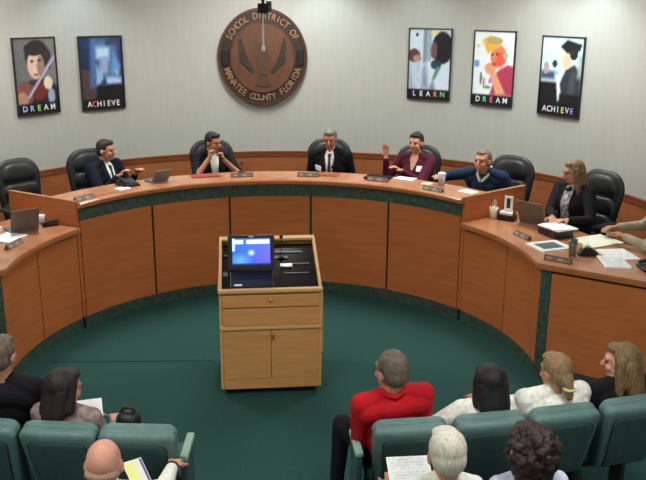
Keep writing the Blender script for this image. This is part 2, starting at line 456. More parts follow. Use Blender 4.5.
A1 = layers(lambda u, v: (96+20*u, 98+18*u, 100+14*u), [
    ell(.55, .22, .52, .24, (34, 34, 48)), ell(.2, .28, .22, .16, (120, 76, 66)), ell(.12, .2, .14, .1, (170, 128, 104)),
    ell(.55, .78, .3, .2, (36, 30, 32)), ell(.82, .72, .08, .14, (40, 34, 36)), ell(.5, .65, .2, .19, (208, 176, 156)), ell(.63, .62, .09, .15, (150, 118, 104)),
    ell(.42, .7, .05, .018, (60, 44, 44)), ell(.6, .71, .055, .018, (60, 44, 44)), ell(.5, .52, .07, .02, (150, 84, 80)), ell(.47, .6, .03, .05, (222, 192, 174)),
    ell(.5, .86, .26, .09, (32, 27, 30)), ell(.55, .3, .2, .12, (110, 40, 34), 30), ell(.78, .4, .11, .09, (214, 204, 176)), ell(.84, .22, .09, .1, (150, 160, 196)),
    poly([(.2, .2), (.28, .2), (1.0, .74), (.96, .79)], (140, 128, 156)), poly([(.26, .21), (.29, .21), (.98, .73), (.96, .75)], (196, 190, 206)), BAND])
A2 = layers(lambda u, v: (20+18*u, 26+22*v, 44+50*v), [
    poly([(0, .1), (.32, .14), (.36, .5), (0, .58)], (74, 58, 58)), poly([(.26, 1), (.42, 1), (.3, .3), (.2, .3)], (70, 108, 170), .05),
    poly([(.36, .95), (.62, 1), (.9, .9), (.92, .35), (.42, .32)], (78, 112, 158), .06), rect(.38, .7, .7, .86, (176, 208, 232), .04),
    poly([(.44, .48), (.64, .5), (.68, .72), (.48, .7)], (150, 160, 200), .04), poly([(.34, .33), (.58, .33), (.5, .5), (.36, .62)], (140, 176, 220), .04),
    rect(.6, .34, .96, .44, (170, 196, 226), .03), poly([(.72, .5), (.9, .42), (.96, .6), (.8, .78)], (96, 150, 206), .04), rect(.62, .88, .95, .97, (42, 62, 96), .03),
    ell(.86, .5, .04, .03, (170, 180, 120)), rect(.38, .1, 1.1, .33, (16, 18, 22), .02), poly([(.44, .34), (.6, .34), (.56, .44)], (40, 44, 60), .03), BAND])
A3 = layers(lambda u, v: (196, 214, 226), [
    rect(.34, .5, .42, 1, (120, 140, 150)), rect(.42, .5, .54, 1, (150, 168, 180)), rect(.0, .12, .3, .5, (150, 166, 184), .05),
    poly([(.2, .1), (1, .1), (1, .52), (.7, .5), (.5, .55), (.28, .5)], (206, 218, 232), .03), poly([(.3, .14), (.5, .14), (.42, .5), (.34, .46)], (130, 150, 180), .05),
    ell(.8, .74, .25, .23, (28, 24, 34)), ell(.6, .7, .08, .12, (110, 78, 88)), ell(.66, .5, .13, .07, (40, 64, 78)), poly([(.58, .3), (.64, .28), (.78, .46), (.68, .48)], (70, 140, 120), .02),
    ell(.12, .62, .15, .1, (96, 56, 60)), ell(.2, .58, .1, .05, (176, 128, 120)), ell(.18, .92, .03, .03, (30, 30, 40)), poly([(.0, .5), (.2, .52), (.34, .2), (.14, .14)], (180, 200, 214), .04),
    poly([(.5, .12), (.66, .12), (.6, .3)], (120, 134, 160), .03), ell(.6, .95, .1, .03, (220, 210, 120)), BAND])
A4 = layers(lambda u, v: (226, 234, 240), [
    poly([(.44, .14), (1, .14), (1, .54), (.84, .56), (.6, .46)], (176, 58, 86), .02), ell(.62, .66, .2, .16, (224, 124, 92)), ell(.66, .62, .1, .1, (226, 88, 70)),
    poly([(.18, .88), (.34, .7), (.66, .8), (.68, .88), (.4, .95)], (230, 172, 74), .02), ell(.5, .88, .2, .05, (176, 160, 100)), poly([(.4, .44), (.54, .48), (.84, .16), (.6, .14)], (228, 160, 128), .02),
    ell(.42, .5, .13, .08, (230, 150, 110)), ell(.58, .7, .03, .02, (60, 40, 40)), ell(.46, .69, .03, .02, (60, 40, 40)), ell(.52, .56, .05, .03, (196, 60, 60)),
    poly([(.6, .52), (.84, .56), (.9, .62), (.62, .5)], (230, 220, 224), .02), ell(.08, .56, .07, .05, (110, 160, 210)), ell(.8, .68, .06, .04, (130, 190, 170)),
    ell(.2, .36, .03, .09, (90, 120, 110)), ell(.28, .3, .03, .07, (216, 100, 130)), ell(.44, .33, .05, .04, (200, 120, 210)), ell(.36, .24, .1, .025, (110, 160, 130)), ell(.1, .8, .05, .02, (230, 200, 140)), BAND])
A5 = layers(lambda u, v: (196, 222, 238), [
    rect(-.1, .1, .62, .42, (20, 20, 26), .02), rect(0, .46, .34, .56, (60, 76, 110), .03), ell(.12, .6, .07, .08, (180, 150, 150)), ell(.33, .66, .06, .05, (40, 44, 60)), ell(.4, .5, .05, .08, (170, 190, 190)),
    poly([(.46, .1), (1, .1), (.98, .56), (.82, .66), (.62, .6), (.52, .46)], (50, 52, 62), .02), poly([(.7, .3), (.84, .2), (.86, .56), (.74, .58)], (70, 74, 84), .04),
    ell(.62, .72, .14, .12, (226, 204, 150)), ell(.62, .7, .09, .08, (228, 184, 168)), poly([(.44, .88), (.62, .8), (.92, .84), (.96, .92), (.6, .97)], (18, 18, 24), .015), ell(.78, .8, .1, .08, (28, 28, 32)),
    poly([(.38, .52), (.46, .5), (.56, .2), (.46, .18)], (236, 238, 244), .015), ell(.56, .22, .08, .04, (214, 170, 150)), rect(.9, .5, 1.0, .8, (150, 176, 170), .04), rect(.5, .1, 1.1, .28, (22, 22, 28), .02), BAND])
LETC = {'D': (200, 206, 220), 'R': (226, 220, 200), 'E': (180, 214, 150), 'A': (226, 228, 230), 'M': (210, 214, 214), 'C': (222, 210, 214), 'H': (180, 200, 210), 'I': (206, 206, 190), 'V': (220, 220, 210), 'L': (206, 196, 226), 'N': (160, 220, 170)}
def lmat(c):
    k = 'let%d_%d_%d' % c
    if k not in M: M[k] = new_mat('poster_letter_%d_%d_%d' % c, c, .5)
    return M[k]
def poster(ang, z, w, h, art, word, cols, label):
    loc, rot = wall_pt(ang, z, .014)
    t = thing('framed_poster', label, 'poster', loc, rot, 'framed posters on the curved wall')
    bm = bmesh.new(); fw = .012
    for c, s in (((0, -.012, h/2-fw/2), (w, .03, fw)), ((0, -.012, -h/2+fw/2), (w, .03, fw)), ((-w/2+fw/2, -.012, 0), (fw, .03, h-2*fw)), ((w/2-fw/2, -.012, 0), (fw, .03, h-2*fw))):
        add_box(bm, c, s)
    obj('frame', bm, 'frame', t)
    obj('print', paint_grid(w-2*fw, h-2*fw, 44, 70, art, -.014), 'art', t)
    bm = bmesh.new(); add_box(bm, (0, -.002, 0), (w-.02, .022, h-.02)); obj('backing_board', bm, 'frame', t)
    bm = bmesh.new(); n = len(word); mats = []; st = w*.66/(n-1)
    for i, ch in enumerate(word):
        tb = text_bm(ch, .092, .0015)
        for v in tb.verts: v.co = Vector((v.co.x*.92+(i-(n-1)/2)*st, -.017-v.co.z, v.co.y-h/2+fw+h*.066))
        merge(bm, tb, i); mats.append(lmat(cols[i] or LETC[ch]))
    obj('lettering', bm, mats, t)
wht = (226, 228, 230)
poster(-46.3, 2.192, .53, .85, A1, 'DREAM', [(190, 190, 235), (150, 200, 240), (170, 220, 120), wht, wht], 'framed poster of a dark-haired child playing a violin, captioned DREAM')
poster(-33.85, 2.18, .54, .86, A2, 'ACHIEVE', [wht, (230, 90, 110), wht, wht, wht, wht, wht], 'framed dark blue poster of machinery, captioned ACHIEVE, left of the round seal')
poster(29.3, 2.275, .55, .86, A3, 'LEARN', [(200, 180, 230), wht, wht, (230, 130, 110), (120, 210, 150)], 'framed poster of a person in white lab coat, captioned LEARN')
poster(41.9, 2.265, .54, .87, A4, 'DREAM', [wht, (120, 210, 150), (230, 120, 150), wht, wht], 'framed poster of a child in yellow hat and red top, captioned DREAM')
poster(55.5, 2.235, .56, .87, A5, 'ACHIEVE', [(220, 200, 226), wht, (190, 220, 230), wht, (226, 220, 90), (200, 200, 220), (140, 140, 230)], 'framed poster of a graduate in black cap and gown, captioned ACHIEVE')

# ------------------------------------------------------------------ hanging microphone
mx, my = -.098, 1.74
t = thing('hanging_microphone', 'thin white microphone rod hanging from a dark ceiling mount before the round seal', 'microphone', (mx, my, CEIL))
bm = bmesh.new(); add_box(bm, (0, 0, -.03), (.11, .11, .058), None, .006); obj('ceiling_plate', bm, 'grey', t)
bm = bmesh.new(); add_cap(bm, (0, 0, -.06), .016, (0, 0, -.72), .016, 10); obj('drop_tube', bm, 'black', t)
bm = bmesh.new(); add_box(bm, (0, 0, -.585), (.1, .08, .09), None, .006); o = obj('mount_box', bm, 'black', t)
bm = bmesh.new(); add_box(bm, (.055, -.0, -.57), (.05, .06, .1), None, .004); o = obj('junction_box', bm, 'grey', t); o['label'] = 'light grey box'
bm = bmesh.new(); add_cap(bm, (0, -.02, -.6), .0075, (0, -.02, -.94), .0075, 10); obj('rod', bm, 'white', t)
bm = bmesh.new(); add_cap(bm, (0, -.02, -.935), .014, (0, -.02, -.965), .017, 12); obj('capsule', bm, 'white', t)

# ------------------------------------------------------------------ lectern
PW, PD, PF = .80, .72, .90
lt = thing('media_lectern', 'light oak media lectern on casters standing on the green carpet', 'lectern', (-.06, .055, 0), R(2.6))
hw, y0, y1 = PW/2, -PD/2, PD/2
def side_prism(bm, x0, x1, prof):
    f = [bm.verts.new((x0, y, z)) for y, z in prof]; g = [bm.verts.new((x1, y, z)) for y, z in prof]
    bm.faces.new(f); bm.faces.new(g[::-1]); n = len(prof)
    for k in range(n): bm.faces.new([f[k], f[(k+1) % n], g[(k+1) % n], g[k]])
for s in (-1, 1):
    bm = bmesh.new(); xa, xb = sorted((s*hw, s*(hw-.022)))
    side_prism(bm, xa, xb, [(y0+.012, .06), (y1, .06), (y1, 1.125), (y1-.09, 1.125), (y0+.012, PF+.01)])
    obj('side_panel', bm, 'oakv', lt)
iw = PW-.046
def fb(z0, z1, nm, mt='oak', yf=y0, th=.02, x0=-hw+.023, x1=hw-.023, bev=.003):
    bm = bmesh.new(); add_box(bm, ((x0+x1)/2, yf+th/2, (z0+z1)/2), (x1-x0, th, z1-z0), None, bev); return obj(nm, bm, mt, lt)
bm = bmesh.new(); add_box(bm, (0, y0-.002, PF-.008), (PW+.012, .05, .03), None, .008); obj('front_rail', bm, 'oakv', lt)
fb(.862, PF-.024, 'rail_panel')
dr = fb(.755, .856, 'drawer', 'oak', y0-.006)
bm = bmesh.new(); add_lathe(bm, [(0, 0), (.006, 0), (.006, .012), (.012, .016), (.011, .024), (0, .026)], 12, (0, y0-.006, .815), axis_to((0, -1, 0)))
obj('drawer_knob', bm, 'brass', dr)
fb(.745, .7545, 'reveal', 'shadowgap', y0+.006)
fb(.6, .744, 'upper_panel')
bm = bmesh.new(); add_box(bm, (0, y0-.004, .584), (PW-.01, .03, .026), None, .006); obj('ledge', bm, 'oakv', lt)
for s in (-1, 1):
    x0_, x1_ = sorted((s*.0015, s*(hw-.023)))
    dd = fb(.148, .569, 'door', 'oak', y0-.002, .02, x0_, x1_)
    bm = bmesh.new(); add_box(bm, (s*.018, y0-.008, .52), (.022, .012, .022) if s > 0 else (.014, .012, .01), None, .003); obj('lock', bm, 'brass', dd)
    if s > 0:
        bm = bmesh.new(); add_box(bm, (s*.018, y0-.01, .49), (.012, .01, .022), None, .002); obj('lock_tag', bm, 'red', dd)
fb(.06, .144, 'base_rail')
bm = bmesh.new(); add_box(bm, (0, .012, .075), (iw, PD-.03, .02)); obj('bottom_board', bm, 'oak', lt)
bm = bmesh.new(); add_box(bm, (0, y1-.012, .59), (iw, .018, 1.06)); obj('back_panel', bm, 'oak', lt)
bm = bmesh.new(); add_box(bm, (0, y1-.045, 1.115), (iw, .085, .022), None, .004); obj('rear_shelf', bm, 'oakv', lt)
# sloping black top, slope from (y0+.03, .905) to (y1-.09, 1.1)
ys0, zs0, ys1, zs1 = y0+.028, .893, y1-.088, 1.075
sl = math.atan2(zs1-zs0, ys1-ys0); SL = math.hypot(zs1-zs0, ys1-ys0)
def slope(x, s, h=0):   # point at distance s up the slope, h above it
    return Vector((x, ys0+cos(sl)*s-sin(sl)*h, zs0+sin(sl)*s+cos(sl)*h))
bm = bmesh.new(); add_box(bm, slope(0, SL/2, -.01), (iw, SL, .02), rx(sl)); obj('sloped_top', bm, 'glossblack', lt)
for (x, s_, w_, d_) in ((.13, .5, .3, .02), (.26, .33, .14, .012), (.22, .2, .2, .01), (.1, .42, .12, .03), (-.34, .46, .05, .02), (-.35, .2, .04, .06)):
    bm = bmesh.new(); add_box(bm, slope(x, s_, .004), (w_, d_, .008), rx(sl), .002); obj('control_strip', bm, 'grey' if w_ > .13 else 'laptopblack', lt)
bm = bmesh.new(); add_box(bm, slope(.14, .3, .008), (.1, .05, .014), rx(sl), .004); obj('equipment_handle', bm, 'metal', lt)
bm = bmesh.new(); add_box(bm, (hw+.014, .02, .55), (.02, .5, .5), None, .004); o = obj('folded_side_shelf', bm, 'oakv', lt)
bm = bmesh.new(); add_box(bm, (-hw-.006, .0, .85), (.012, .5, .03), None, .003); obj('side_trim', bm, 'oakv', lt)
for sx_ in (-1, 1):
    for sy in (-1, 1):
        bm = bmesh.new(); add_lathe(bm, [(0, -.014), (.026, -.014), (.028, 0), (.026, .014), (0, .014)], 16, (sx_*.34, sy*.28, .0285), axis_to((1, 0, 0)))
        add_box(bm, (sx_*.34, sy*.28, .056), (.045, .04, .016)); obj('caster', bm, 'black', lt)
# gooseneck microphone
gm = thing('gooseneck_microphone', 'black gooseneck microphone rising from the oak lectern top', 'microphone', lt.matrix_local @ Vector((0, 0, 0)), R(2.6))
gm.location = Vector((-.06, .055, 0))+rz(R(2.6)) @ slope(.105, .42, .0)
bm = bmesh.new(); add_lathe(bm, [(0, 0), (.025, 0), (.022, .014), (0, .016)], 14); obj('base', bm, 'black', gm)
bm = bmesh.new(); pts = [(0, 0, .01), (0, 0, .08), (.002, 0, .14), (.002, -.01, .17), (.0, -.03, .19)]; add_tube(bm, pts, .0035); obj('neck', bm, 'black', gm)
bm = bmesh.new(); add_cap(bm, (0, -.03, .19), .015, (-.0, -.05, .2), .016); obj('capsule', bm, 'black', gm)
# laptop on the lectern
lp = thing('laptop', 'open black laptop with glowing blue screen on the oak lectern', 'laptop', (0, 0, 0), 0)
Lb = Matrix.Translation(Vector((-.06, .055, 0))) @ rz(R(2.6)).to_4x4() @ Matrix.Translation(slope(-.14, .113, .014)) @ rx(sl).to_4x4()
lp.matrix_world = Lb
bm = bmesh.new(); add_box(bm, (0, 0, 0), (.34, .22, .022), None, .005); obj('base', bm, 'laptopblack', lp)
bm = bmesh.new()
for j in range(5):
    for i in range(14): add_box(bm, (-.14+i*.0215, .075-j*.02, .0125), (.018, .016, .003))
obj('keyboard', bm, 'black', lp)
bm = bmesh.new(); add_box(bm, (0, -.065, .0118), (.08, .045, .002)); obj('touchpad', bm, 'laptopblack', lp)
bm = bmesh.new(); add_box(bm, (-.11, -.09, .0122), (.06, .02, .003)); o = obj('sticker', bm, 'white', lp)
LW, LH = .37, .275
lid = bpy.data.objects.new('lid', None)
tilt = R(-15)-sl
bm = bmesh.new(); add_box(bm, (0, 0, LH/2), (LW, .018, LH), None, .006)
lid = obj('lid', bm, 'laptopblack', lp, matrix=Matrix.Translation((0, .11, .016)) @ rx(tilt).to_4x4())
def desk_art(u, v):
    c = (40+60*u, 90+20*v, 200+30*u)
    dd = math.hypot(u-.5, (v-.45)*.8); g = max(0, 1-dd/.12); c = tuple(a+(255-a)*g*.9 for a in c)
    g = max(0, 1-math.hypot(u-.2, v-.15)/.35); c = tuple(a+(b-a)*g*.6 for a, b in zip(c, (120, 220, 250)))
    if v > .8 and .02 < u < .98 and not (.3 < u < .38): c = (212, 232, 250)
    if v > .95: c = (70, 100, 160)
    if u < .06 and v > .5: c = (180, 210, 240)
    if v < .05: c = (30, 60, 130)
    return c
obj('screen', paint_grid(LW-.07, LH-.065, 36, 26, desk_art), 'screen', lid, matrix=Matrix.Translation((0, -.0098, LH/2+.008)))
bm = bmesh.new(); add_box(bm, (0, -.01, LH-.012), (.035, .002, .008)); obj('webcam', bm, 'white', lid)

# ------------------------------------------------------------------ executive chairs
def outline(w, h, r_top, n=10, taper=.0):
    """closed rounded outline in xz, bottom at z=0"""
    pts = [(-w/2+taper, 0), (w/2-taper, 0)]
    for k in range(n+1):
        a = PI/2*k/n; pts.append((w/2-r_top+r_top*cos(a), h-r_top+r_top*sin(a)))
    for k in range(n+1):
        a = PI/2+PI/2*k/n; pts.append((-w/2+r_top+r_top*cos(a), h-r_top+r_top*sin(a)))
    return pts
def pillow(bm, pts, y0, y1, puff, mi=0, rings=3):
    """rounded cushion from an outline in xz; y0 front, y1 back"""
    cx = sum(p[0] for p in pts)/len(pts); cz = sum(p[1] for p in pts)/len(pts); n = len(pts)
    rows = []
    def row(f, y): rows.append([bm.verts.new((cx+(x-cx)*f, y, cz+(z-cz)*f)) for x, z in pts])
    for f, k in ((.3, 1), (.6, .93), (.82, .72), (.94, .4), (1, 0)): row(f, y0-puff*k if False else y0+puff*(1-k))
    for f, k in ((1, 0), (.94, .6), (.8, 1)): row(f, y1-puff*.5*(1-k))
    bm.faces.new(rows[0]); bm.faces.new(rows[-1][::-1])
    for a, b in zip(rows, rows[1:]):
        for k in range(n):
            f = bm.faces.new([a[k], a[(k+1) % n], b[(k+1) % n], b[k]]); f.smooth = True
def make_exec_chair(label):
    t = thing('executive_chair', label, 'chair', (0, 0, PZ), 0, 'black leather chairs behind the curved desk')
    # chair faces +Y; the back is at -Y
    rec = Matrix.Translation((0, -.22, .5)) @ rx(R(9)).to_4x4()      # leans backwards
    bm = bmesh.new(); pillow(bm, [(-x, z) for x, z in outline(.52, .62, .19, 10, .05)], -.05, .03, .05); 
    o = obj('back_shell', bm, 'leather', t, smooth=True, matrix=rec)
    for nm, z0, h, w in (('headrest_cushion', .38, .2, .4), ('upper_back_cushion', .21, .16, .42), ('lower_back_cushion', .04, .16, .41)):
        bm = bmesh.new(); q = [(x, z+z0) for x, z in outline(w, h, .08 if nm[0] != 'h' else .14, 6, .02)]
        pillow(bm, q, .075, .0, -.05); obj(nm, bm, 'leather', t, smooth=True, matrix=rec)
    bm = bmesh.new(); add_box(bm, (0, 0, .46), (.52, .5, .11), None, .045, seg=4); obj('seat_cushion', bm, 'leather', t, smooth=True)
    bm = bmesh.new(); add_box(bm, (0, 0, .4), (.3, .3, .04), None, .01); obj('seat_plate', bm, 'black', t)
    for s in (-1, 1):
        bm = bmesh.new(); add_box(bm, (s*.29, .0, .66), (.07, .3, .04), None, .018, seg=3); ar = obj('armrest', bm, 'leather', t, smooth=True)
        bm = bmesh.new(); add_tube(bm, [(s*.29, .1, .64), (s*.3, .06, .5), (s*.24, .02, .41), (s*.13, .0, .4)], .017); obj('arm_bracket', bm, 'black', ar)
    bm = bmesh.new(); add_cap(bm, (0, 0, .1), .03, (0, 0, .25), .03, 14, flat=True); add_cap(bm, (0, 0, .25), .018, (0, 0, .39), .018, 12, flat=True); obj('gas_lift', bm, 'black', t)
    for k in range(5):
        a = 2*PI*k/5+.3; x, y = .27*cos(a), .27*sin(a)
        bm = bmesh.new(); add_cap(bm, (0, 0, .11), .026, (x, y, .075), .016, 8); lg = obj('base_leg', bm, 'black', t)
        bm = bmesh.new(); add_lathe(bm, [(0, -.02), (.024, -.02), (.026, 0), (.024, .02), (0, .02)], 12, (x, y, .0265), axis_to((-y, x, 0))); obj('caster', bm, 'black', lg)
    return t
def ringrot(a): return PI-R(a)    # faces the centre of the ring from angle a
CH = [ # angle of seat, r of seat, turn, label
    (-51.0, 3.13, -4, 'empty black leather chair at far left behind the low staff desk'),
    (-37.6, 3.12, -14, 'black leather chair behind the man with the green tie'),
    (-12.6, 3.10, 0, 'black leather chair behind the man with hands at his chin'),
    (11.0, 3.12, 2, 'black leather chair behind the grey-haired man with purple tie'),
    (30.2, 3.06, 10, 'black leather chair behind the woman in maroon jacket'),
    (49.4, 3.07, 8, 'black leather chair to the right of the man in navy sweater'),
    (66.5, 3.22, 6, 'black leather chair behind the woman with long hair and glasses')]
proto = None
for a, r, tw, lab in CH:
    x, y = pol(r, a)
    if proto is None:
        proto = make_exec_chair(lab); proto.location = (x, y, PZ); proto.rotation_euler.z = ringrot(a)+R(tw)
    else: copy_thing(proto, (x, y, PZ), ringrot(a)+R(tw), lab)

# ------------------------------------------------------------------ auditorium seats
def make_seat(label, group='teal auditorium seats'):
    t = thing('auditorium_seat', label, 'seat', (0, 0, 0), 0, group)
    # faces +Y, root under the seat; the top of the back is at y = -.26
    rec = Matrix.Translation((0, -.15, .4)) @ rx(R(15)).to_4x4()
    w = .42
    prof = [(x, z) for x, z in outline(w, .46, .05, 6, .03)]
    bm = bmesh.new(); pillow(bm, prof, .06, -.03, -.03); obj('back_cushion', bm, 'seat', t, smooth=True, matrix=rec)
    bm = bmesh.new(); pillow(bm, prof, -.025, .03, -.014) if False else pillow(bm, [(x, z) for x, z in prof], -.075, .0, .025)
    obj('back_shell', bm, 'seat', t, smooth=True, matrix=rec)
    bm = bmesh.new(); q = [(x*.76, .03+z*.8) for x, z in prof]; pillow(bm, q, -.083, -.06, .004); o = obj('back_inset', bm, 'seatback', t, smooth='auto', matrix=rec); o['label'] = 'darker inset back panel'
    bm = bmesh.new(); q = [(x*.79, .02+z*.83) for x, z in prof]; pillow(bm, q, -.079, -.06, .004); o = obj('inset_groove', bm, 'gap', t, smooth='auto', matrix=rec)
    bm = bmesh.new(); add_box(bm, (0, .1, .4), (.4, .42, .09), None, .035, seg=3); obj('seat_cushion', bm, 'seatback', t, smooth=True)
    bm = bmesh.new(); add_box(bm, (0, .06, .34), (.36, .3, .03)); obj('seat_pan', bm, 'black', t)
    for s in (-1, 1):
        bm = bmesh.new(); add_box(bm, (s*.17, .04, .165), (.03, .12, .32), None, .004); add_box(bm, (s*.17, .04, .012), (.04, .26, .022), None, .004); obj('leg', bm, 'gap', t)
    return t
def seat_row_y(x): return -2.37+.055*x*x
def seat_rot(x): return math.atan(.11*x)
SE = [(-1.62, 'teal seat at the far left holding the man in black'), (-1.185, 'teal seat with the dark-haired woman holding a paper'), (-.755, 'empty teal seat on the aisle with black bag on it'),
      (.73, 'teal seat with the man in the red shirt'), (1.19, 'teal seat with the black-haired woman in white'), (1.63, 'teal seat with the woman whose brown hair is tied back'), (2.075, 'teal seat at far right with the long-haired woman in black')]
ps = None
for x, lab in SE:
    yb = seat_row_y(x); rr = seat_rot(x)
    off = rz(rr) @ Vector((0, .26, 0))
    loc = (x+off.x, yb+off.y, 0)
    if ps is None: ps = make_seat(lab); ps.location = loc; ps.rotation_euler.z = rr
    else: copy_thing(ps, loc, rr, lab)
for x, lab in ((-.80, 'teal seat of the bald man in the row nearest the camera'), (.80, 'teal seat of the white-haired person in the row nearest the camera'), (1.22, 'teal seat of the curly-haired person in the row nearest the camera')):
    copy_thing(ps, (x, -3.18+.24, 0) if False else (x, -3.02, 0), seat_rot(x), lab, 'teal auditorium seats')
for x, s, lab in ((-.52, 1, 'pale green aisle armrest beside the empty teal seat'), (.455, -1, 'pale green aisle armrest beside the man in red')):
    t = thing('aisle_armrest', lab, 'armrest', (x, -2.16, 0), seat_rot(x))
    bm = bmesh.new(); add_box(bm, (0, .03, .6), (.048, .28, .035), None, .01, seg=3); obj('arm_pad', bm, 'pad', t, smooth=True)
    bm = bmesh.new(); add_box(bm, (0, .02, .292), (.035, .24, .58), None, .006); obj('end_standard', bm, 'seatback', t)
    bm = bmesh.new(); add_box(bm, (0, .02, .01), (.06, .32, .018), None, .004); obj('foot', bm, 'gap', t)

# ------------------------------------------------------------------ people
def remesh_prims(prims, voxel, smooth=2):
    bm = bmesh.new()
    for p in prims:
        if p[0] == 'c': add_cap(bm, p[1], p[2], p[3], p[4], 14)
        else:
            b2 = bmesh.new(); bmesh.ops.create_icosphere(b2, subdivisions=3, radius=1)
            for v in b2.verts: v.co = p[1] @ v.co
            merge(bm, b2)
    me = bpy.data.meshes.new('tmp'); bmesh.ops.recalc_face_normals(bm, faces=bm.faces); bm.to_mesh(me); bm.free()
    o = bpy.data.objects.new('tmp', me); COL.objects.link(o)
    md = o.modifiers.new('r', 'REMESH'); md.mode = 'VOXEL'; md.voxel_size = voxel; md.use_smooth_shade = True
    if smooth: ms = o.modifiers.new('s', 'SMOOTH'); ms.factor = .5; ms.iterations = smooth
    dg = bpy.context.evaluated_depsgraph_get(); dg.update()
    out = bpy.data.meshes.new_from_object(o.evaluated_get(dg))
    bpy.data.objects.remove(o); bpy.data.meshes.remove(me)
    return out

def assign_mats(me, prims):
    n = len(me.polygons); c = np.empty(n*3); me.polygons.foreach_get('center', c); c = c.reshape(-1, 3)
    best = np.full(n, 1e9); idx = np.zeros(n, int); names = []
    for p in prims:
        mt = p[-1]
        if mt not in names: names.append(mt)
        k = names.index(mt)
        if p[0] == 'c':
            a = np.array(p[1]); b = np.array(p[3]); ab = b-a; L2 = max(ab@ab, 1e-9)
            t = np.clip(((c-a)@ab)/L2, 0, 1); d_ = np.linalg.norm(c-(a+t[:, None]*ab), axis=1)-(p[2]+(p[4]-p[2])*t)
        else:
            inv = np.array(p[1].inverted()); q = c@inv[:3, :3].T+inv[:3, 3]; r = np.linalg.norm(q, axis=1)
            sc = min(p[1].to_scale()); d_ = (r-1)*sc
        m = d_ < best-1e-5; best[m] = d_[m]; idx[m] = k
    for nm in names: me.materials.append(M[nm])
    me.polygons.foreach_set('material_index', idx.tolist()); me.polygons.foreach_set('use_smooth', [True]*n)

def EL(T, c, r, rot=None, mat='skin'):
    return ['e', T @ Matrix.Translation(Vector(c)) @ (rot.to_4x4() if rot is not None else Matrix()) @ Matrix.Diagonal((*r, 1)), mat]

def ik(S, Hd, l1, l2, pole):
    S = Vector(S); Hd = Vector(Hd); v = Hd-S; D = min(v.length, (l1+l2)*.995); u = v.normalized(); Hd = S+u*D
    a = (l1*l1-l2*l2+D*D)/(2*D); h = math.sqrt(max(0, l1*l1-a*a))
    pl = Vector(pole); pl = (pl-u*pl.dot(u)).normalized()
    return S+u*a+pl*h, Hd

def hand(prims, W, dirv, palm, side, curl=.4, sc=1., mat='skin'):
    """W wrist, dirv pointing direction, palm = palm normal, side=+1 thumb on +cross side"""
    dv = Vector(dirv).normalized(); pn = Vector(palm); pn = (pn-dv*pn.dot(dv)).normalized(); ac = dv.cross(pn).normalized()*side
    W = Vector(W)
    for k in (-1.5, -.5, .5, 1.5):
        prims.append(['c', tuple(W+ac*.006*k), .0125*sc, tuple(W+dv*.078*sc+ac*.0185*k*sc), .0115*sc, mat])
    for k, L in ((-1.5, .062), (-.5, .073), (.5, .08), (1.5, .07)):
        base = W+dv*.08*sc+ac*.0205*k*sc
        d1 = (dv*cos(curl)+pn*sin(curl)+ac*.06*k).normalized(); d2 = (dv*cos(2.2*curl)+pn*sin(2.2*curl)+ac*.06*k).normalized()
        m_ = base+d1*L*.52*sc; e = m_+d2*L*.48*sc
        prims.append(['c', tuple(base), .0092*sc, tuple(m_), .0085*sc, mat]); prims.append(['c', tuple(m_), .0085*sc, tuple(e), .0072*sc, mat])
    b = W+dv*.025*sc+ac*.026*sc; m_ = b+(dv*.6+ac*.8+pn*.25).normalized()*.04*sc; e = m_+(dv*.9+ac*.3+pn*.35).normalized()*.032*sc
    prims.append(['c', tuple(b), .0125*sc, tuple(m_), .0105*sc, mat]); prims.append(['c', tuple(m_), .0105*sc, tuple(e), .0085*sc, mat])

def conform(name, bvh, T, rows, mat, parent, off=.006, th=.004, y0=.5, dirn=-1, nx=5):
    """cloth piece laid on the torso: rows = [(z, xl, xr)], cast along torso-local y"""
    bm = bmesh.new(); g = []
    Rt = T.to_3x3()
    for z, xl, xr in rows:
        r_ = []
        for i in range(nx+1):
            x = xl+(xr-xl)*i/nx
            o_ = T @ Vector((x, y0*-dirn, z)); dv = (Rt @ Vector((0, dirn, 0))).normalized()
            h = bvh.ray_cast(o_, dv, 2.)
            if h[0] is None: q = T @ Vector((x, .05*-dirn, z))
            else: q = h[0]-dv*off
            r_.append(q)
        g.append(r_)
    dv = (Rt @ Vector((0, dirn, 0))).normalized()
    F = [[bm.verts.new(q) for q in r_] for r_ in g]; B = [[bm.verts.new(q+dv*(th+off+.004)) for q in r_] for r_ in g]
    m, n = len(F)-1, nx
    for j in range(m):
        for i in range(n):
            bm.faces.new([F[j][i], F[j][i+1], F[j+1][i+1], F[j+1][i]]); bm.faces.new([B[j][i], B[j+1][i], B[j+1][i+1], B[j][i+1]])
    for i in range(n):
        bm.faces.new([F[0][i], B[0][i], B[0][i+1], F[0][i+1]]); bm.faces.new([F[m][i], F[m][i+1], B[m][i+1], B[m][i]])
    for j in range(m):
        bm.faces.new([F[j][0], F[j+1][0], B[j+1][0], B[j][0]]); bm.faces.new([F[j][n], B[j][n], B[j+1][n], F[j+1][n]])
    return obj(name, bm, mat, parent, smooth='auto')

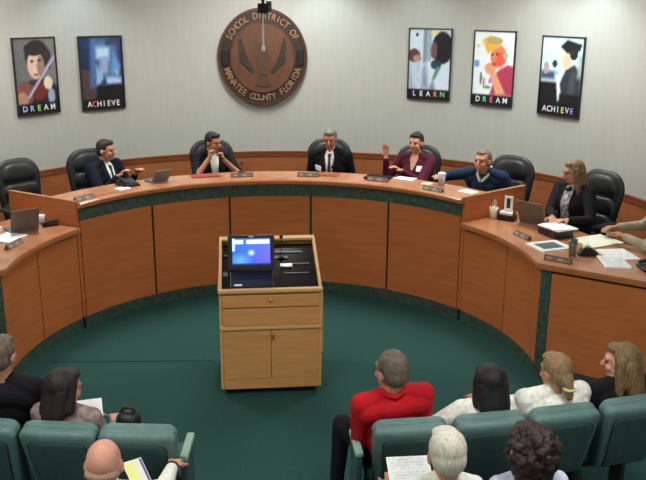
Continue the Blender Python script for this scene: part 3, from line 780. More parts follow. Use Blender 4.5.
def person(label, head, facing, floor=0., skin='skin', hair='h_dark', style='short', top='suit_black', legs='trouser', sleeves=None, lean=5, side=0, twist=0,
           hyaw=0, hpitch=0, lh=None, rh=None, lpole=(-.6, -.3, -1), rpole=(.6, -.3, -1), lcurl=.4, rcurl=.4, lpalm=(0, 0, -1), rpalm=(0, 0, -1), ldir=None, rdir=None,
           build=1., female=False, seat=.47, extras=(), hs=1., voxel=.0075, barearm=False, neck='skin', uparm=None, hl=1., lk=None, knee=.0, group=None, lapel=None, shirtV=None):
    """head = target of the head's centre in the world; facing = z rotation (0 looks along +Y)"""
    sc0 = (head[2]-floor)/1.17
    Wb = build
    pel = Vector((0, 0, seat/1.0+.1))
    k = (head[2]-floor-pel.z)/(.62)          # torso scale so that the head lands at its height
    T = Matrix.Translation(pel) @ rz(R(twist)).to_4x4() @ rx(R(-lean)).to_4x4() @ ry(R(side)).to_4x4() @ Matrix.Diagonal((1, 1, k/cos(R(lean))/cos(R(side)), 1))
    # torso space: z=0 pelvis, z=.45 neck base, z=.62 head centre
    prims = []
    shw = (.165 if not female else .145)*Wb
    cd = .115*Wb
    prims += [EL(T, (0, -.01, .0), (.165*Wb, .125*Wb, .12), mat=legs), EL(T, (0, 0, .12), (.15*Wb, .118*Wb, .16), mat=top),
              EL(T, (0, .005, .27), (.162*Wb, cd, .17), mat=top), EL(T, (0, -.02, .385), (.15*Wb, .095*Wb, .105), mat=top)]
    if female: prims += [EL(T, (s*.068, .075, .27), (.062, .06, .065), mat=top) for s in (-1, 1)]
    SH = {}; DZ = .038
    for s in (-1, 1):
        S = T @ Vector((s*shw, -.01, .385+DZ)); SH[s] = S
        nb = T @ Vector((s*.035, -.015, .44+DZ))
        prims.append(['c', tuple(nb), .045, tuple(S), .056*Wb, top])
        prims.append(['c', tuple(S), .06*Wb, tuple(T @ Vector((s*shw*.82, 0, .27))), .05*Wb, top])
    prims.append(['c', tuple(T @ Vector((-shw*.8, -.015, .37))), .078*Wb, tuple(T @ Vector((shw*.8, -.015, .37))), .078*Wb, top])
    torso_n = len(prims)
    nk0 = T @ Vector((0, -.015, .44+DZ)); hc = T @ Vector((0, .01, .62))
    Hm = Matrix.Translation(hc) @ rz(R(twist+hyaw)).to_4x4() @ rx(R(-hpitch)).to_4x4() @ Matrix.Diagonal((hs, hs, hs*.95, 1))
    prims.append(['c', tuple(nk0), .055*(.9 if female else 1), tuple(Hm @ Vector((0, -.02, -.05))), .05*(.88 if female else 1), neck])
    if neck != 'skin': prims[-1][-1] = skin
    sk = skin
    HP = [EL(Hm, (0, -.008, .022), (.073, .09, .092), mat=sk), EL(Hm, (0, .022, -.045), (.056, .062, .07), mat=sk), EL(Hm, (0, .05, -.083), (.03, .03, .026), mat=sk),
          EL(Hm, (0, .066, .03), (.052, .022, .02), mat=sk),
          EL(Hm, (-.033, .058, -.028), (.024, .025, .024), mat=sk), EL(Hm, (.033, .058, -.028), (.024, .025, .024), mat=sk),
          ['c', tuple(Hm @ Vector((0, .082, .012))), .009*hs, tuple(Hm @ Vector((0, .102, -.024))), .0135*hs, sk],
          EL(Hm, (0, .081, -.056), (.024, .011, .0085), mat='lip'),
          EL(Hm, (-.074, -.008, -.012), (.011, .02, .032), mat=sk), EL(Hm, (.074, -.008, -.012), (.011, .02, .032), mat=sk),
          EL(Hm, (-.031, .0755, .006), (.0115, .008, .0065), mat='eye'), EL(Hm, (.031, .0755, .006), (.0115, .008, .0065), mat='eye')]
    prims += HP
    # legs
    for s in (-1, 1):
        hp = Vector((s*.09, .02, pel.z-.015)); kn = Vector((s*(.11+knee), .44, pel.z-.01)); an = Vector((s*(.12+knee*.8), .5, .1))
        if lk and s < 0: kn = Vector(lk); an = Vector((lk[0]-.02, lk[1]+.05, .1))
        prims += [['c', tuple(hp), .085*Wb, tuple(kn), .06, legs], ['c', tuple(kn), .06, tuple(an), .042, legs],
                  ['c', (an.x, an.y-.02, .045), .04, (an.x+s*.02, an.y+.15, .035), .033, 'blackcloth']]
    # arms
    for s, tgt, pole, curl, palm, dr_ in ((-1, lh, lpole, lcurl, lpalm, ldir), (1, rh, rpole, rcurl, rpalm, rdir)):
        S = SH[s]
        if tgt is None: tgt = (s*.16, .34, pel.z+.1)
        E_, W_ = ik(S, tgt, .285, .255, pole)
        if s > 0: Er, Wr = E_, W_
        sm = sleeves or top
        prims.append(['c', tuple(S), (.066 if uparm else .058)*Wb, tuple(E_), .045*Wb, uparm or top])
        if barearm:
            mid = E_.lerp(W_, .12)
            prims.append(['c', tuple(E_), .04, tuple(W_), .026, skin])
        else:
            prims.append(['c', tuple(E_), .044*Wb, tuple(E_.lerp(W_, .93)), .033, sm]); prims.append(['c', tuple(E_.lerp(W_, .8)), .026, tuple(W_), .025, skin])
        hand(prims, W_, dr_ or (W_-E_), palm, -s if True else s, curl, 1., skin)
    me = remesh_prims(prims, voxel, 2)
    assign_mats(me, prims)
    root = bpy.data.objects.new('person', me); COL.objects.link(root)
    off = rz(facing) @ Vector((hc.x, hc.y, 0))
    root.location = (head[0]-off.x, head[1]-off.y, floor); root.rotation_euler.z = facing
    tag(root, label, 'person', group)
    # hair
    hp = []
    H = lambda c, r, rot=None: hp.append(EL(Hm, c, r, rot, hair))
    def hc_(a, ra, b, rb): hp.append(['c', tuple(Hm @ Vector(a)), ra*hs, tuple(Hm @ Vector(b)), rb*hs, hair])
    if style in ('short', 'long', 'tied', 'curly', 'bob', 'crop'):
        H((0, -.02, .036), (.0795, .09, .09)); H((0, -.045, -.005), (.074, .064, .075))
        if style != 'crop': H((0, .035, .088), (.056, .042, .028))
    if style == 'receding':
        H((0, -.035, .032), (.0785, .08, .08)); H((0, -.05, -.01), (.073, .058, .07))
    if style == 'bald':
        H((0, -.045, -.02), (.076, .062, .034))
    if style == 'thin':
        H((0, -.022, .03), (.079, .088, .088)); H((0, -.048, -.015), (.074, .06, .07)); H((0, .03, .082), (.05, .04, .026))
    if style == 'long':
        for s in (-1, 1):
            hc_((s*.062, -.01, .03), .032, (s*.078, -.005, -.12), .032); hc_((s*.078, -.005, -.12), .032, (s*.085, .0, -.12-.13*hl), .022)
            hc_((s*.045, -.05, .0), .045, (s*.05, -.075, -.15), .042); hc_((s*.05, -.075, -.15), .042, (s*.045, -.085, -.15-.14*hl), .022)
        hc_((0, -.065, 0), .05, (0, -.09, -.2), .045); hc_((0, -.09, -.15-.05*hl), .045, (0, -.095, -.15-.16*hl), .02)
    if style == 'bob':
        for s in (-1, 1):
            hc_((s*.055, -.01, .03), .036, (s*.072, -.015, -.1), .036); hc_((s*.04, -.05, .0), .05, (s*.045, -.06, -.13), .042)
        hc_((0, -.06, 0), .055, (0, -.075, -.15), .045); H((0, -.03, .03), (.09, .092, .09))
    if style == 'tied':
        H((0, -.09, -.03), (.045, .035, .05)); hc_((0, -.1, -.04), .03, (0, -.11, -.12), .026)
    if style == 'curly':
        rnd = random.Random(7)
        for i in range(90):
            a = rnd.uniform(0, 2*PI); e = rnd.uniform(-.9, 1.3); v_ = Vector((cos(e)*sin(a), cos(e)*cos(a), sin(e)))
            if v_.y > .45 and v_.z < .55: continue
            c_ = Vector((v_.x*.088, v_.y*.095-.025, v_.z*.095+.02)); H(c_, (.022, .022, .022))
        H((0, -.03, -.03), (.09, .08, .09)); H((0, -.05, -.08), (.075, .06, .07))
    if hp:
        hm = remesh_prims(hp, .006, 2)
        hm.materials.append(M[hair]); hm.polygons.foreach_set('use_smooth', [True]*len(hm.polygons))
        # lock-like relief
        cs = Hm.inverted()
        for v in hm.vertices:
            q = cs @ v.co; n_ = noise.noise(Vector((q.x*70, q.y*70, q.z*(12 if style != 'curly' else 70))))
            v.co += v.normal*n_*(.003 if style != 'curly' else .008)
        ho = bpy.data.objects.new('hair', hm); COL.objects.link(ho); ho.parent = root
    # torso bvh for clothing
    tb = bmesh.new()
    for p in prims[:torso_n]:
        if p[0] == 'c': add_cap(tb, p[1], p[2], p[3], p[4], 14)
        else:
            b2 = bmesh.new(); bmesh.ops.create_icosphere(b2, subdivisions=3, radius=1)
            for v in b2.verts: v.co = p[1] @ v.co
            merge(tb, b2)
    bvh = BVHTree.FromBMesh(tb); tb.free()
    for e in extras:
        k_ = e[0]
        if k_ == 'shirt': conform('shirt_front', bvh, T, [(.49, -.035, .035), (.45, -.055, .055), (.38, -.045, .045), (.28, -.034, .034), (.2, -.024, .024), (.12, -.012, .012)], e[1], root, .008, y0=.3)
        if k_ == 'tie':
            conform('tie', bvh, T, [(.462, -.016, .016), (.442, -.02, .02), (.425, -.012, .012), (.3, -.018, .018), (.2, -.024, .024), (.12, -.026, .026), (.09, -.004, .004)], e[1], root, .014, y0=.3, nx=3)
        if k_ == 'badge':
            conform('name_badge', bvh, T, [(e[2]+.026, e[1]-.038, e[1]+.038), (e[2]-.026, e[1]-.038, e[1]+.038)], e[3] if len(e) > 3 else 'white', root, .014, .003, y0=.3, nx=2)
        if k_ == 'vneck': conform('neckline', bvh, T, [(.49, -.04, .04), (.45, -.045, .045), (.4, -.03, .03), (.34, -.008, .008)], e[1], root, .008, y0=.3)
        if k_ == 'panel': conform(e[5], bvh, T, [(e[3]+(e[4]-e[3])*i/5, e[1], e[2]) for i in range(6)], e[6], root, .01, y0=.3)
        if k_ == 'collar':
            bm = bmesh.new()
            for s in (-1, 1):
                pts = [T @ Vector(q) for q in ((s*.0, -.085, .492), (s*.05, -.06, .5), (s*.07, -.01, .488), (s*.055, .05, .462), (s*.015, .1, .42))]
                add_tube(bm, pts, .015, 8)
            obj('collar', bm, e[1], root, smooth=True)
        if k_ == 'glasses':
            bm = bmesh.new()
            for s in (-1, 1):
                q = [Hm @ Vector((s*.032+.021*cos(a), .093-abs(.021*cos(a))*.1, .004+.016*sin(a))) for a in np.linspace(0, 2*PI, 11)]
                add_tube(bm, q, .0022, 6); add_tube(bm, [Hm @ Vector((s*.053, .09, .008)), Hm @ Vector((s*.078, -.005, .01))], .002, 6)
            add_tube(bm, [Hm @ Vector((-.011, .094, .008)), Hm @ Vector((.011, .094, .008))], .0022, 6)
            obj('glasses', bm, 'black', root)
        if k_ == 'watch':
            bm = bmesh.new(); ax = (Wr-Er).normalized(); add_lathe(bm, [(.03, -.012), (.034, -.012), (.034, .012), (.03, .012), (.03, -.012)], 18, Wr-ax*.012, axis_to(ax)); obj('wristwatch', bm, 'black', root)
        if k_ == 'hairtie':
            bm = bmesh.new(); add_lathe(bm, [(.03, -.01), (.04, 0), (.03, .01), (.026, 0), (.03, -.01)], 14, Hm @ Vector((0, -.108, -.075)), Hm.to_3x3() @ rx(R(8))); o = obj('hair_tie', bm, M['lime'], root); o['label'] = 'yellow hair tie'
        if k_ == 'lapel':
            for s in (-1, 1):
                conform('lapel', bvh, T, [(.485, s*.04, s*.062), (.44, s*.055, s*.092), (.35, s*.046, s*.094), (.27, s*.034, s*.07), (.2, s*.024, s*.046), (.13, s*.012, s*.02)], e[1], root, .013, y0=.3, nx=3)
    root['_wrist'] = 0
    del root['_wrist']
    return root

CTR = .89       # counter height above the platform
# dais members
person('man in dark suit and green tie turned to the right at the curved desk', (-1.775, 2.42, 1.505), ringrot(-36)+R(22), PZ, 'skin', 'h_dark', 'short', 'suit_navy', build=1.15,
       lean=8, hyaw=16, hpitch=4, lh=(-.16, .34, .9), rh=(.16, .38, .93), lpole=(-.3, -.3, -1), rpole=(.4, -.3, -1), extras=[('shirt', 'whitecloth'), ('tie', 'tie_green'), ('lapel', 'suit_navy')], lcurl=.5)
person('dark-haired man in black suit with both hands raised to his chin', (-.689, 2.919, 1.50), ringrot(-13)+R(4), PZ, 'skin_tan', 'h_black', 'short', 'suit_black', build=1.08,
       lean=8, hyaw=34, hpitch=8, lh=(-.09, .24, .965), rh=(.08, .22, .99), lpole=(-1, .3, -1.2), rpole=(1, .3, -1.2), barearm=True,
       ldir=(.3, -.1, 1), rdir=(-.2, -.1, 1), lpalm=(1, -.2, 0), rpalm=(-1, -.2, 0), lcurl=1.0, rcurl=1.0, extras=[('shirt', 'whitecloth'), ('lapel', 'suit_black')])
person('grey-haired man in black suit with purple tie and white badge', (.621, 2.932, 1.53), ringrot(12), PZ, 'skin_tan', 'h_grey', 'short', 'suit_black',
       lean=11, hpitch=12, build=1.14, lh=(-.14, .24, .74), rh=(.14, .24, .74), lpole=(-.25, -.3, -1), rpole=(.25, -.3, -1), extras=[('shirt', 'whitecloth'), ('tie', 'tie_purple'), ('lapel', 'suit_black'), ('badge', .13, .3)])
person('woman in maroon jacket raising one hand at the curved desk', (1.538, 2.576, 1.545), ringrot(30.8)-R(3), PZ, 'skin', 'h_dark', 'tied', 'maroon', build=1.12,
       lean=5, female=True, hpitch=2, rh=(.29, .2, 1.02), rpole=(.5, .2, -1), rdir=(.05, 0, 1), rpalm=(0, 1, 0), rcurl=.15, sleeves='maroon',
       lh=(.02, .36, .93), lpole=(-.6, .0, -1), extras=[('vneck', 'skin'), ('badge', -.09, .36)])
person('balding man in navy sweater reaching along the curved desk', (2.13, 1.96, 1.465), ringrot(47.4)+R(10), PZ, 'skin', 'h_greybrown', 'thin', 'navy',
       lean=24, hpitch=0, hyaw=-4, hs=1.06, build=1.16, rh=(.4, .4, .93), rpole=(1, -.2, -.3), lh=(-.1, .2, .7), lpole=(-.3, -.3, -1), extras=[('collar', 'collarmix')])
person('woman with long hair, glasses and black jacket at the low right desk', (2.837, 1.246, 1.487), ringrot(66.3)+R(10), PZ, 'skin', 'h_blond', 'long', 'blackcloth', build=1.14,
       lean=4, female=True, hyaw=-36, hpitch=10, lh=(-.22, .38, .76), rh=(-.06, .4, .76), lpole=(-.6, -.1, -.8), rpole=(.6, -.1, -.8), extras=[('panel', -.045, .045, .48, .12, 'blouse_front', 'pattern'), ('glasses',)])
person('person in tan jacket at the far right end of the low desk', (3.28, .33, 1.508), ringrot(83.2)-R(30), PZ, 'skin_tan', 'h_greybrown', 'short', 'tancloth', build=1.1,
       lean=8, hyaw=0, hpitch=6, rh=(.2, .42, .76), lh=(-.1, .36, .76), lpole=(-.6, -.1, -.8), rpole=(.8, .1, -.8))
# front audience row
person('man in black at far left of the teal seats seen from behind', (-1.575, -1.93, 1.1), R(-12), 0, 'skin', 'h_greybrown', 'short', 'blackcloth', sleeves='greysleeve', build=1.12, lean=-8, seat=.4, hs=1.02, voxel=.007)
person('dark-haired woman in a grey knit holding a paper', (-1.192, -2.1, .965), R(-14), 0, 'skin_pink', 'h_dark', 'bob', 'greyknit', lean=-6, female=True, hyaw=-26, hpitch=14, seat=.36, hs=1.04, voxel=.007, build=1.05,
       rh=(.12, .3, .58), lh=(-.06, .3, .58), rpole=(.3, -.4, -.6), lpole=(-.3, -.4, -.6))
person('man in red shirt with grey-brown hair looking left', (.645, -2.13, 1.05), R(10), 0, 'skin', 'h_greybrown', 'crop', 'redcloth', lean=-8, side=-5, hyaw=20, hpitch=4, seat=.4, hs=1.1, build=1.12, voxel=.007, extras=[('collar', 'redcloth')], lk=(-.25, .24, .58),
       lh=(-.1, .24, .6), rh=(.18, .3, .6), lpole=(-.25, -.4, -1), rpole=(.25, -.4, -1), knee=.02)
person('black-haired woman in white seen from behind', (1.235, -2.05, .915), R(8), 0, 'skin_tan', 'h_black', 'bob', 'whitecloth', lean=-4, female=True, hpitch=18, seat=.36, hs=1.08, voxel=.007, build=1.12,
       lh=(-.3, .24, .66), lpole=(-1, -.2, -.6), rh=(.1, .3, .6), rpole=(.2, -.4, -1))
person('woman in white with brown hair tied at the back', (1.63, -2.03, .98), R(14), 0, 'skin', 'h_lightbrown', 'tied', 'whitecloth', lean=-8, female=True, hyaw=12, hpitch=6, seat=.38, hs=1.02, voxel=.007, build=1.24, lpole=(-.3, -.4, -1), rpole=(.3, -.4, -1), extras=[('hairtie',)])
person('long-haired woman in black looking left', (2.065, -1.93, .985), R(16), 0, 'skin_pink', 'h_blond', 'long', 'blackcloth', lean=-8, hl=.5, female=True, hyaw=46, hpitch=4, seat=.38, hs=1.08, voxel=.007, build=1.12, lh=(-.22, .34, .6), lpole=(-.5, -.4, -1), rpole=(.3, -.4, -1))
# nearest row, heads only in view
person('bald man in white shirt nearest the camera, arm out to the right', (-.796, -3.0, 1.025), R(0), 0, 'skin_pink', 'h_stubble', 'bald', 'whitecloth', lean=-4, hpitch=2, seat=.4, hs=1.08, voxel=.007, build=1.1,
       rh=(.24, .47, .7), rpole=(.3, -.3, -1), rpalm=(0, 0, -1), rcurl=.7, lh=(0., .3, .6), extras=[('watch',)])
person('white-haired person nearest the camera holding papers', (.79, -3.0, 1.03), R(2), 0, 'skin', 'h_white', 'short', 'whitecloth', lean=-4, hpitch=10, seat=.4, hs=1.12, voxel=.007, build=.85, lh=(-.2, .3, .66), rh=(.0, .3, .64))
person('person with dark curly hair nearest the camera', (1.195, -2.98, 1.02), R(6), 0, 'skin_tan', 'h_curly', 'curly', 'palesleeve', lean=-4, seat=.4, hs=1.24, voxel=.007, build=.9, lh=(-.2, .3, .6), rh=(.1, .3, .6))

# ------------------------------------------------------------------ things on the desks
def nameplate(x, y, z, rot, label):
    t = thing('desk_nameplate', label, 'nameplate', (x, y, z), rot, 'bronze nameplates along the desks')
    bm = bmesh.new(); side_prism(bm, -.115, .115, [(-.026, 0), (.026, 0), (.01, .042), (.0, .042)]); obj('holder', bm, 'plate', t)
    bm = bmesh.new(); add_box(bm, (0, -.0145, .021), (.205, .003, .03), rx(R(-31.8))); obj('plate_face', bm, 'plateface', t)
    return t
def face_in(a): return -R(a)      # local -Y towards the ring centre
for a, r, z, lab in ((-54, 2.2, TOPZ, 'bronze nameplate at the left end of the curved desk'), (-8.7, 2.3, TOPZ, 'bronze nameplate right of the man with raised hands'), (8.7, 2.3, TOPZ, 'bronze nameplate before the man with purple tie'),
                     (27.6, 2.28, TOPZ, 'bronze nameplate below the raised hand of the woman'), (44.9, 2.2, TOPZ, 'bronze nameplate before the man in navy sweater'),
                     (72.9, 2.31, LZ, 'bronze nameplate in front of the brown laptop'), (91.0, 2.3, LZ, 'bronze nameplate at the corner of the low right desk'), (-76, 2.3, LZ, 'bronze nameplate on the low left desk')):
    x, y = pol(r, a); nameplate(x, y, z, R(-38) if a > 90 else face_in(a), lab)

def sheet(name, label, cat, x, y, z, w, d_, rot, mat='white', art=None, n=1, group=None):
    t = thing(name, label, cat, (x, y, z), rot, group)
    bm = bmesh.new()
    for i in range(n):
        add_box(bm, (random.uniform(-.004, .004)*min(n-1, 1), random.uniform(-.004, .004)*min(n-1, 1), .0015+i*.003), (w, d_, .003), rz(random.uniform(-.03, .03) if n > 1 else 0))
    obj('pages', bm, mat, t)
    if art:
        g = paint_grid(w*.92, d_*.92, 20, 16, art)
        o = obj('printed_area', g, 'page', t, matrix=Matrix.Translation((0, 0, n*.003+.0008)) @ rx(R(-90)).to_4x4())
    return t
def lines_art(bg, ink, f=9):
    return lambda u, v: ink if (int(v*f*2) % 2 == 0 and .08 < u < .9 and random.random() > .3) else bg
def desk_laptop(x, y, z, rot, label, w=.34, ang=20, back='laptopback', d_=.24):
    """local: keyboard towards +Y user side; the lid stands at -Y"""
    t = thing('laptop', label, 'laptop', (x, y, z), rot)
    bm = bmesh.new(); add_box(bm, (0, 0, .011), (w, d_, .02), None, .004); obj('base', bm, 'grey', t)
    bm = bmesh.new(); add_box(bm, (0, .02, .0225), (w*.88, d_*.55, .002)); obj('keyboard', bm, 'keys', t)
    bm = bmesh.new(); add_box(bm, (0, 0, d_*.5), (w, .01, d_), None, .004); l_ = obj('lid', bm, back, t, matrix=Matrix.Translation((0, -d_/2-.006, .02)) @ rx(R(ang)).to_4x4())
    bm = bmesh.new(); add_box(bm, (0, .006, d_*.5), (w-.03, .002, d_-.03)); obj('screen', bm, 'glossblack', l_)
    return t
# curved desk
x, y = pol(2.43, -30.2); desk_laptop(x, y, TOPZ, face_in(-30)+R(10), 'small dark laptop right of the man with green tie', .2, 34, 'grey', .14)
def phone(x, y, z, rot, label):
    t = thing('desk_phone', label, 'phone', (x, y, z), rot)
    bm = bmesh.new(); side_prism(bm, -.09, .09, [(-.09, 0), (.09, 0), (.09, .055), (-.09, .018)]); obj('base', bm, 'black', t)
    bm = bmesh.new(); add_tube(bm, [(-.055, -.07, .045), (-.055, .0, .062), (-.055, .07, .075)], .016); obj('handset', bm, 'black', t)
    bm = bmesh.new()
    for i in range(3):
        for j in range(4): add_box(bm, (.01+i*.025, -.04+j*.022, .034+j*.005), (.016, .014, .006))
    obj('keypad', bm, 'grey', t)
x, y = pol(2.4, -38.0); phone(x, y, TOPZ, face_in(-38), 'black desk phone before the man with the green tie')
x, y = pol(2.3, -40.8); sheet('paper_sheet', 'small stack of white papers beside the black desk phone', 'paper', x, y, TOPZ, .12, .1, face_in(-44), n=3)
x, y = pol(2.3, -47.5); sheet('folder', 'orange-brown folder near the left end of the curved desk', 'folder', x, y, TOPZ, .22, .16, face_in(-50), 'counter', n=2)
x, y = pol(2.44, -17.6); sheet('folder', 'red-brown folder before the man with hands at his chin', 'folder', x, y, TOPZ, .3, .16, face_in(-17), 'folder', n=3)
x, y = pol(2.42, 13.5); sheet('folder', 'red folder before the man with purple tie', 'folder', x, y, TOPZ, .22, .16, face_in(13), 'folder', n=3)
def cup(x, y, z, label, mat='white', h=.13, r=.036, lid=True, name='paper_cup'):
    t = thing(name, label, 'cup', (x, y, z), 0)
    bm = bmesh.new(); add_lathe(bm, [(0, 0), (r*.78, 0), (r, h), (r*.93, h), (r*.72, .006), (0, .006)], 20); obj('cup_body', bm, mat, t)
    if lid:
        bm = bmesh.new(); add_lathe(bm, [(0, h+.012), (r*.8, h+.012), (r*1.06, h+.004), (r*1.06, h-.004), (0, h-.002)], 20); obj('cup_lid', bm, 'white', t)
    return t
M['cupgrey'] = noisy('cup_wrap', (196, 196, 208), (160, 156, 176), (30, 30, 30), .5)
x, y = pol(2.45, 43.3); cup(x, y, TOPZ, 'pale lidded cup between the maroon jacket woman and the navy sweater man', 'cupgrey', .125, .038)
x, y = pol(2.36, 40.4); t = sheet('notepad', 'small pale green notepad beside the lidded cup', 'notepad', x, y, TOPZ, .1, .08, face_in(40), 'cream', n=8)
x, y = pol(2.5, 33.0); sheet('paper_sheet', 'white papers before the woman in maroon', 'paper', x, y, TOPZ, .2, .14, face_in(33), n=4)
x, y = pol(2.42, 51.5); sheet('paper_sheet', 'white paper before the man in navy sweater', 'paper', x, y, TOPZ, .16, .12, face_in(51), n=2)
x, y = pol(2.42, 26.5); sheet('document_folder', 'dark closed folder under the raised hand', 'folder', x, y, TOPZ, .26, .18, face_in(26), 'blackcloth', n=6)
x, y = pol(2.5, -8.3)
t = thing('gooseneck_microphone', 'small black microphone on the curved desk behind a nameplate', 'microphone', (x, y, TOPZ))
bm = bmesh.new(); add_lathe(bm, [(0, 0), (.04, 0), (.036, .018), (0, .022)], 16); obj('base', bm, 'black', t)
bm = bmesh.new(); add_tube(bm, [(0, 0, .015), (0, .01, .06), (0, .03, .1)], .004); obj('neck', bm, 'black', t)
bm = bmesh.new(); add_cap(bm, (0, .03, .1), .014, (0, .045, .115), .014); obj('capsule', bm, 'black', t)
# left staff desk
x, y = -2.32, 1.08; desk_laptop(x, y, LZ, R(32), 'grey-brown laptop seen from behind on the low left desk', .25, 18, 'laptopback', .22)
sheet('paper_sheet', 'bright white papers on the low left desk beside the laptop', 'paper', -2.36, .8, LZ, .26, .22, face_in(-70), n=4)
sheet('magazine', 'stack of dark-edged papers at far left behind the bright white papers', 'paper', -2.62, 1.02, LZ, .22, .2, face_in(-70), 'white', lines_art((230, 230, 235), (40, 40, 60)), n=10)
cup(-2.19, 1.29, LZ, 'short white cup beside the laptop on the low left desk', 'white', .085, .035, False)
t = thing('stapler', 'black stapler against the end panel on the low left desk', 'stapler', (-2.09, 1.20, LZ), R(35))
bm = bmesh.new(); add_box(bm, (0, 0, .009), (.15, .04, .016), None, .005); obj('base', bm, 'black', t)
bm = bmesh.new(); add_box(bm, (.0, 0, .04), (.15, .034, .028), ry(R(-5)), .01, seg=3); obj('handle', bm, 'black', t)
# right staff desk
t = thing('pen_cup', 'cream pen cup with pens beside the end panel on the low right desk', 'pen cup', (2.12, 1.36, LZ))
bm = bmesh.new(); add_lathe(bm, [(0, 0), (.04, 0), (.042, .11), (.038, .11), (.036, .006), (0, .006)], 20); obj('cup_body', bm, 'cream', t)
for i, m_ in enumerate(('red', 'white', 'black', 'cream', 'white')):
    a = i*1.25; bm = bmesh.new(); add_cap(bm, (.012*cos(a), .012*sin(a), .012), .005, (.034*cos(a), .034*sin(a), .16+.01*(i % 3)), .004, 8); obj('pen', bm, m_, t)
t = thing('desk_organizer', 'black desk organizer with white cards on the low right desk', 'organizer', (2.235, 1.29, LZ), R(-35))
bm = bmesh.new(); add_box(bm, (0, 0, .028), (.17, .11, .054), None, .008); obj('tray', bm, 'black', t)
bm = bmesh.new(); add_box(bm, (0, -.0, .068), (.13, .09, .024), None, .003); obj('note_cards', bm, 'white', t)
bm = bmesh.new(); add_box(bm, (.0, .02, .155), (.085, .012, .15), None, .003); st = obj('card_stand', bm, 'white', t)
bm = bmesh.new(); add_box(bm, (.0, .0125, .16), (.035, .004, .095)); obj('card_picture', bm, 'gap', st)
for s in (-1, 1):
    bm = bmesh.new(); add_box(bm, (s*.075, -.02, .075), (.016, .05, .05), None, .003); obj('marker_box', bm, 'red', t)
desk_laptop(2.51, 1.16, LZ, R(-50), 'brown laptop seen from behind before the woman with glasses', .28, 20, 'laptopback', .23)
t = thing('document_box', 'dark box topped with white papers on the low right desk', 'box', (2.53, .74, LZ), face_in(73))
bm = bmesh.new(); add_box(bm, (0, 0, .035), (.26, .2, .068), None, .003); obj('box_body', bm, 'laptopblack', t)
bm = bmesh.new(); add_box(bm, (-.02, -.1025, .035), (.07, .004, .05)); obj('box_label', bm, 'maroon', t)
bm = bmesh.new(); add_box(bm, (.0, .02, .074), (.27, .24, .008), rz(.1)); add_box(bm, (.02, .0, .084), (.24, .2, .008), rz(-.14)); obj('top_papers', bm, 'white', t)
sheet('magazine', 'magazine with dark picture and white border at the corner of the low right desk', 'magazine', 2.36, .38, LZ, .26, .3, face_in(82)+R(8), 'white',
      lambda u, v: (70, 84, 96) if .15 < u < .9 and .1 < v < .85 else (225, 228, 230), n=4)
sheet('paper_sheet', 'open pale green-white pages before the woman with glasses', 'paper', 2.83, .52, LZ, .3, .36, face_in(82)+R(14), 'cream', lines_art((236, 240, 220), (222, 228, 205)), n=3)
sheet('paper_sheet', 'white pages nearest the far right person on the low desk', 'paper', 2.86, .12, LZ, .3, .24, face_in(94)+R(8), 'white', lines_art((238, 240, 242), (215, 220, 226)), n=3)
sheet('paper_sheet', 'white pages with printed lines near the front edge of the low right desk', 'paper', 2.74, -.1, LZ, .3, .2, face_in(96), 'white', lines_art((232, 236, 238), (190, 196, 206)), n=5)
t = thing('glass_tumbler', 'clear drinking glass beside the magazine on the low right desk', 'glass', (2.46, .09, LZ))
bm = bmesh.new(); add_lathe(bm, [(0, 0), (.03, 0), (.036, .15), (.033, .15), (.027, .01), (0, .01)], 20); obj('glass_body', bm, 'glass', t)
t = thing('tape_dispenser', 'black tape dispenser with yellow band among the papers on the low right desk', 'tape dispenser', (2.6, .12, LZ), face_in(90))
bm = bmesh.new(); side_prism(bm, -.03, .03, [(-.08, 0), (.08, 0), (.08, .03), (.02, .07), (-.04, .07), (-.08, .02)]); obj('body', bm, 'black', t)
bm = bmesh.new(); add_lathe(bm, [(.012, -.012), (.036, -.012), (.036, .012), (.012, .012), (.012, -.012)], 18, (0, -.01, .062), axis_to((1, 0, 0))); obj('tape_roll', bm, 'cream', t)
phone(2.98, -.26, LZ, face_in(94), 'dark desk phone at the far right edge of the low desk')
cup(3.0, .66, LZ, 'tan mug near the hand of the far right person', 'tancloth', .09, .036, False, 'mug')

# ------------------------------------------------------------------ audience belongings
def held_sheet(label, p, w, h, M3, art=None, mat='white', cat='paper'):
    t = thing('held_paper', label, cat, p)
    t.rotation_euler = M3.to_euler()
    bm = bmesh.new(); add_box(bm, (0, 0, 0), (w, h, .003)); obj('pages', bm, mat, t)
    if art: obj('printed_area', paint_grid(w*.94, h*.94, 20, 20, art), 'page', t, matrix=Matrix.Translation((0, 0, .0025)) @ rx(R(-90)).to_4x4())
    return t
held_sheet('white paper held by the dark-haired woman at left', (-1.11, -1.9, .71), .15, .2, rz(R(14)) @ rx(R(24)))
held_sheet('printed newsletter held by the white-haired person', (.665, -2.74, .785), .22, .17, rz(R(2)) @ rx(R(26)), lines_art((226, 228, 230), (196, 198, 202)))
held_sheet('folded yellow and white flyer with bright edge held by the bald man', (-.69, -2.74, .79), .1, .2, rz(R(32)) @ rx(R(30)), lambda u, v: (90, 60, 150) if .86 < u else ((240, 240, 150) if u < .5 else (236, 236, 220)))
t = thing('shoulder_bag', 'black bag standing on the empty teal aisle seat', 'bag', (-.875, -1.96, .446), R(-10))
bm = bmesh.new(); b2 = bmesh.new(); add_box(b2, (0, 0, .15), (.14, .12, .3), None, .05, seg=4); merge(bm, b2); obj('bag_body', bm, 'leather', t, smooth=True)
bm = bmesh.new(); add_tube(bm, [(-.05, 0, .28), (-.03, 0, .315), (0, 0, .325), (.03, 0, .315), (.05, 0, .28)], .009); obj('handle', bm, 'leather', t)

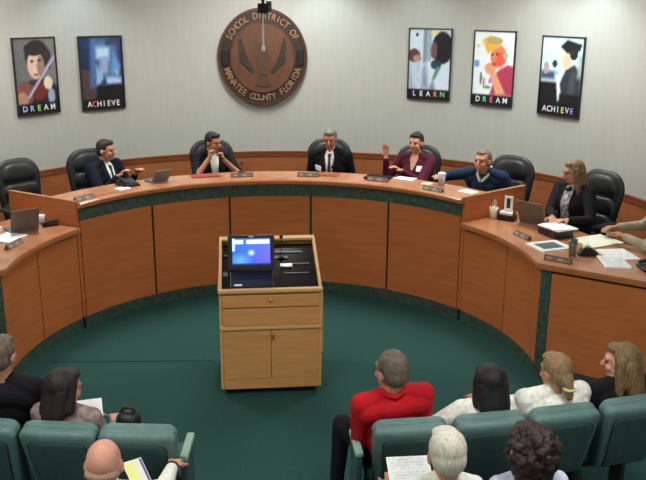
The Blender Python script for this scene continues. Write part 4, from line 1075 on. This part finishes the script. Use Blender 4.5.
# ------------------------------------------------------------------ lights
def troffer(x, y, w, l, watts, lab):
    t = thing('ceiling_light', lab, 'ceiling light', (x, y, CEIL), 0, 'recessed rectangular ceiling lights')
    bm = bmesh.new()
    for c, s in (((0, l/2+.015, -.014), (w+.06, .03, .026)), ((0, -l/2-.015, -.014), (w+.06, .03, .026)), ((w/2+.015, 0, -.014), (.03, l, .026)), ((-w/2-.015, 0, -.014), (.03, l, .026))): add_box(bm, c, s)
    obj('frame', bm, 'white', t)
    bm = bmesh.new(); add_box(bm, (0, 0, -.008), (w, l, .012)); obj('diffuser', bm, 'lamp', t)
    ld = bpy.data.lights.new('ceiling_lamp', 'AREA'); ld.shape = 'RECTANGLE'; ld.size = w; ld.size_y = l; ld.energy = watts; ld.color = (1, .985, .94)
    lo = bpy.data.objects.new('ceiling_lamp', ld); COL.objects.link(lo); lo.parent = t; lo.location = (0, 0, -.03)
for x, y, w_ in ((-2.3, 1.6, 42), (0, 3.1, 46), (2.3, 1.8, 46), (-1.6, -3.2, 36), (1.6, -3.2, 36), (-1.6, -6.2, 24), (1.6, -6.2, 24)):
    troffer(x, y, .6, 1.2, w_, 'recessed rectangular ceiling light above the room')
# recessed downlights washing the curved wall
for a, e in ((-66, 22), (-38, 30), (9, 34), (28, 16), (52, 20), (62, 40)):
    an = R(a); r_ = WR-.42
    t = thing('recessed_downlight', 'small recessed downlight near the curved wall', 'ceiling light', (WC[0]+r_*sin(an), WC[1]+r_*cos(an), CEIL), 0, 'recessed downlights by the curved wall')
    bm = bmesh.new(); add_lathe(bm, [(.06, 0), (.085, 0), (.085, -.012), (.06, -.012), (.06, 0)], 20); obj('trim_ring', bm, 'white', t)
    ld = bpy.data.lights.new('downlight_lamp', 'SPOT'); ld.energy = e; ld.spot_size = R(110); ld.spot_blend = .8; ld.shadow_soft_size = .05; ld.color = (.8, .93, 1)
    lo = bpy.data.objects.new('downlight_lamp', ld); COL.objects.link(lo); lo.parent = t; lo.location = (0, 0, -.03)

w = bpy.data.worlds.new('World'); bpy.context.scene.world = w; w.use_nodes = True
w.node_tree.nodes['Background'].inputs[0].default_value = (.5, .55, .55, 1); w.node_tree.nodes['Background'].inputs[1].default_value = .3

# ------------------------------------------------------------------ camera
f_px, pitch, yaw, roll = 841.79, R(16.316357), R(3.346295), R(.371107)
fw = Vector((sin(yaw)*cos(pitch), cos(yaw)*cos(pitch), -sin(pitch))); rt = Vector((cos(yaw), -sin(yaw), 0)); up = rt.cross(fw)
r2 = rt*cos(roll)+up*sin(roll); u2 = up*cos(roll)-rt*sin(roll)
cam = bpy.data.cameras.new('camera'); co = bpy.data.objects.new('camera', cam); COL.objects.link(co)
mw = Matrix((( r2.x, u2.x, -fw.x, 0), (r2.y, u2.y, -fw.y, -6.467858), (r2.z, u2.z, -fw.z, 3.1), (0, 0, 0, 1)))
co.matrix_world = mw
cam.sensor_width = 36; cam.lens = f_px/646*36; cam.clip_start = .05; cam.clip_end = 60
sc = bpy.context.scene; sc.camera = co
sc.view_settings.view_transform = 'Standard'; sc.view_settings.look = 'None'; sc.view_settings.gamma = 1; sc.view_settings.use_curve_mapping = False
sc.view_settings.exposure = 0.12
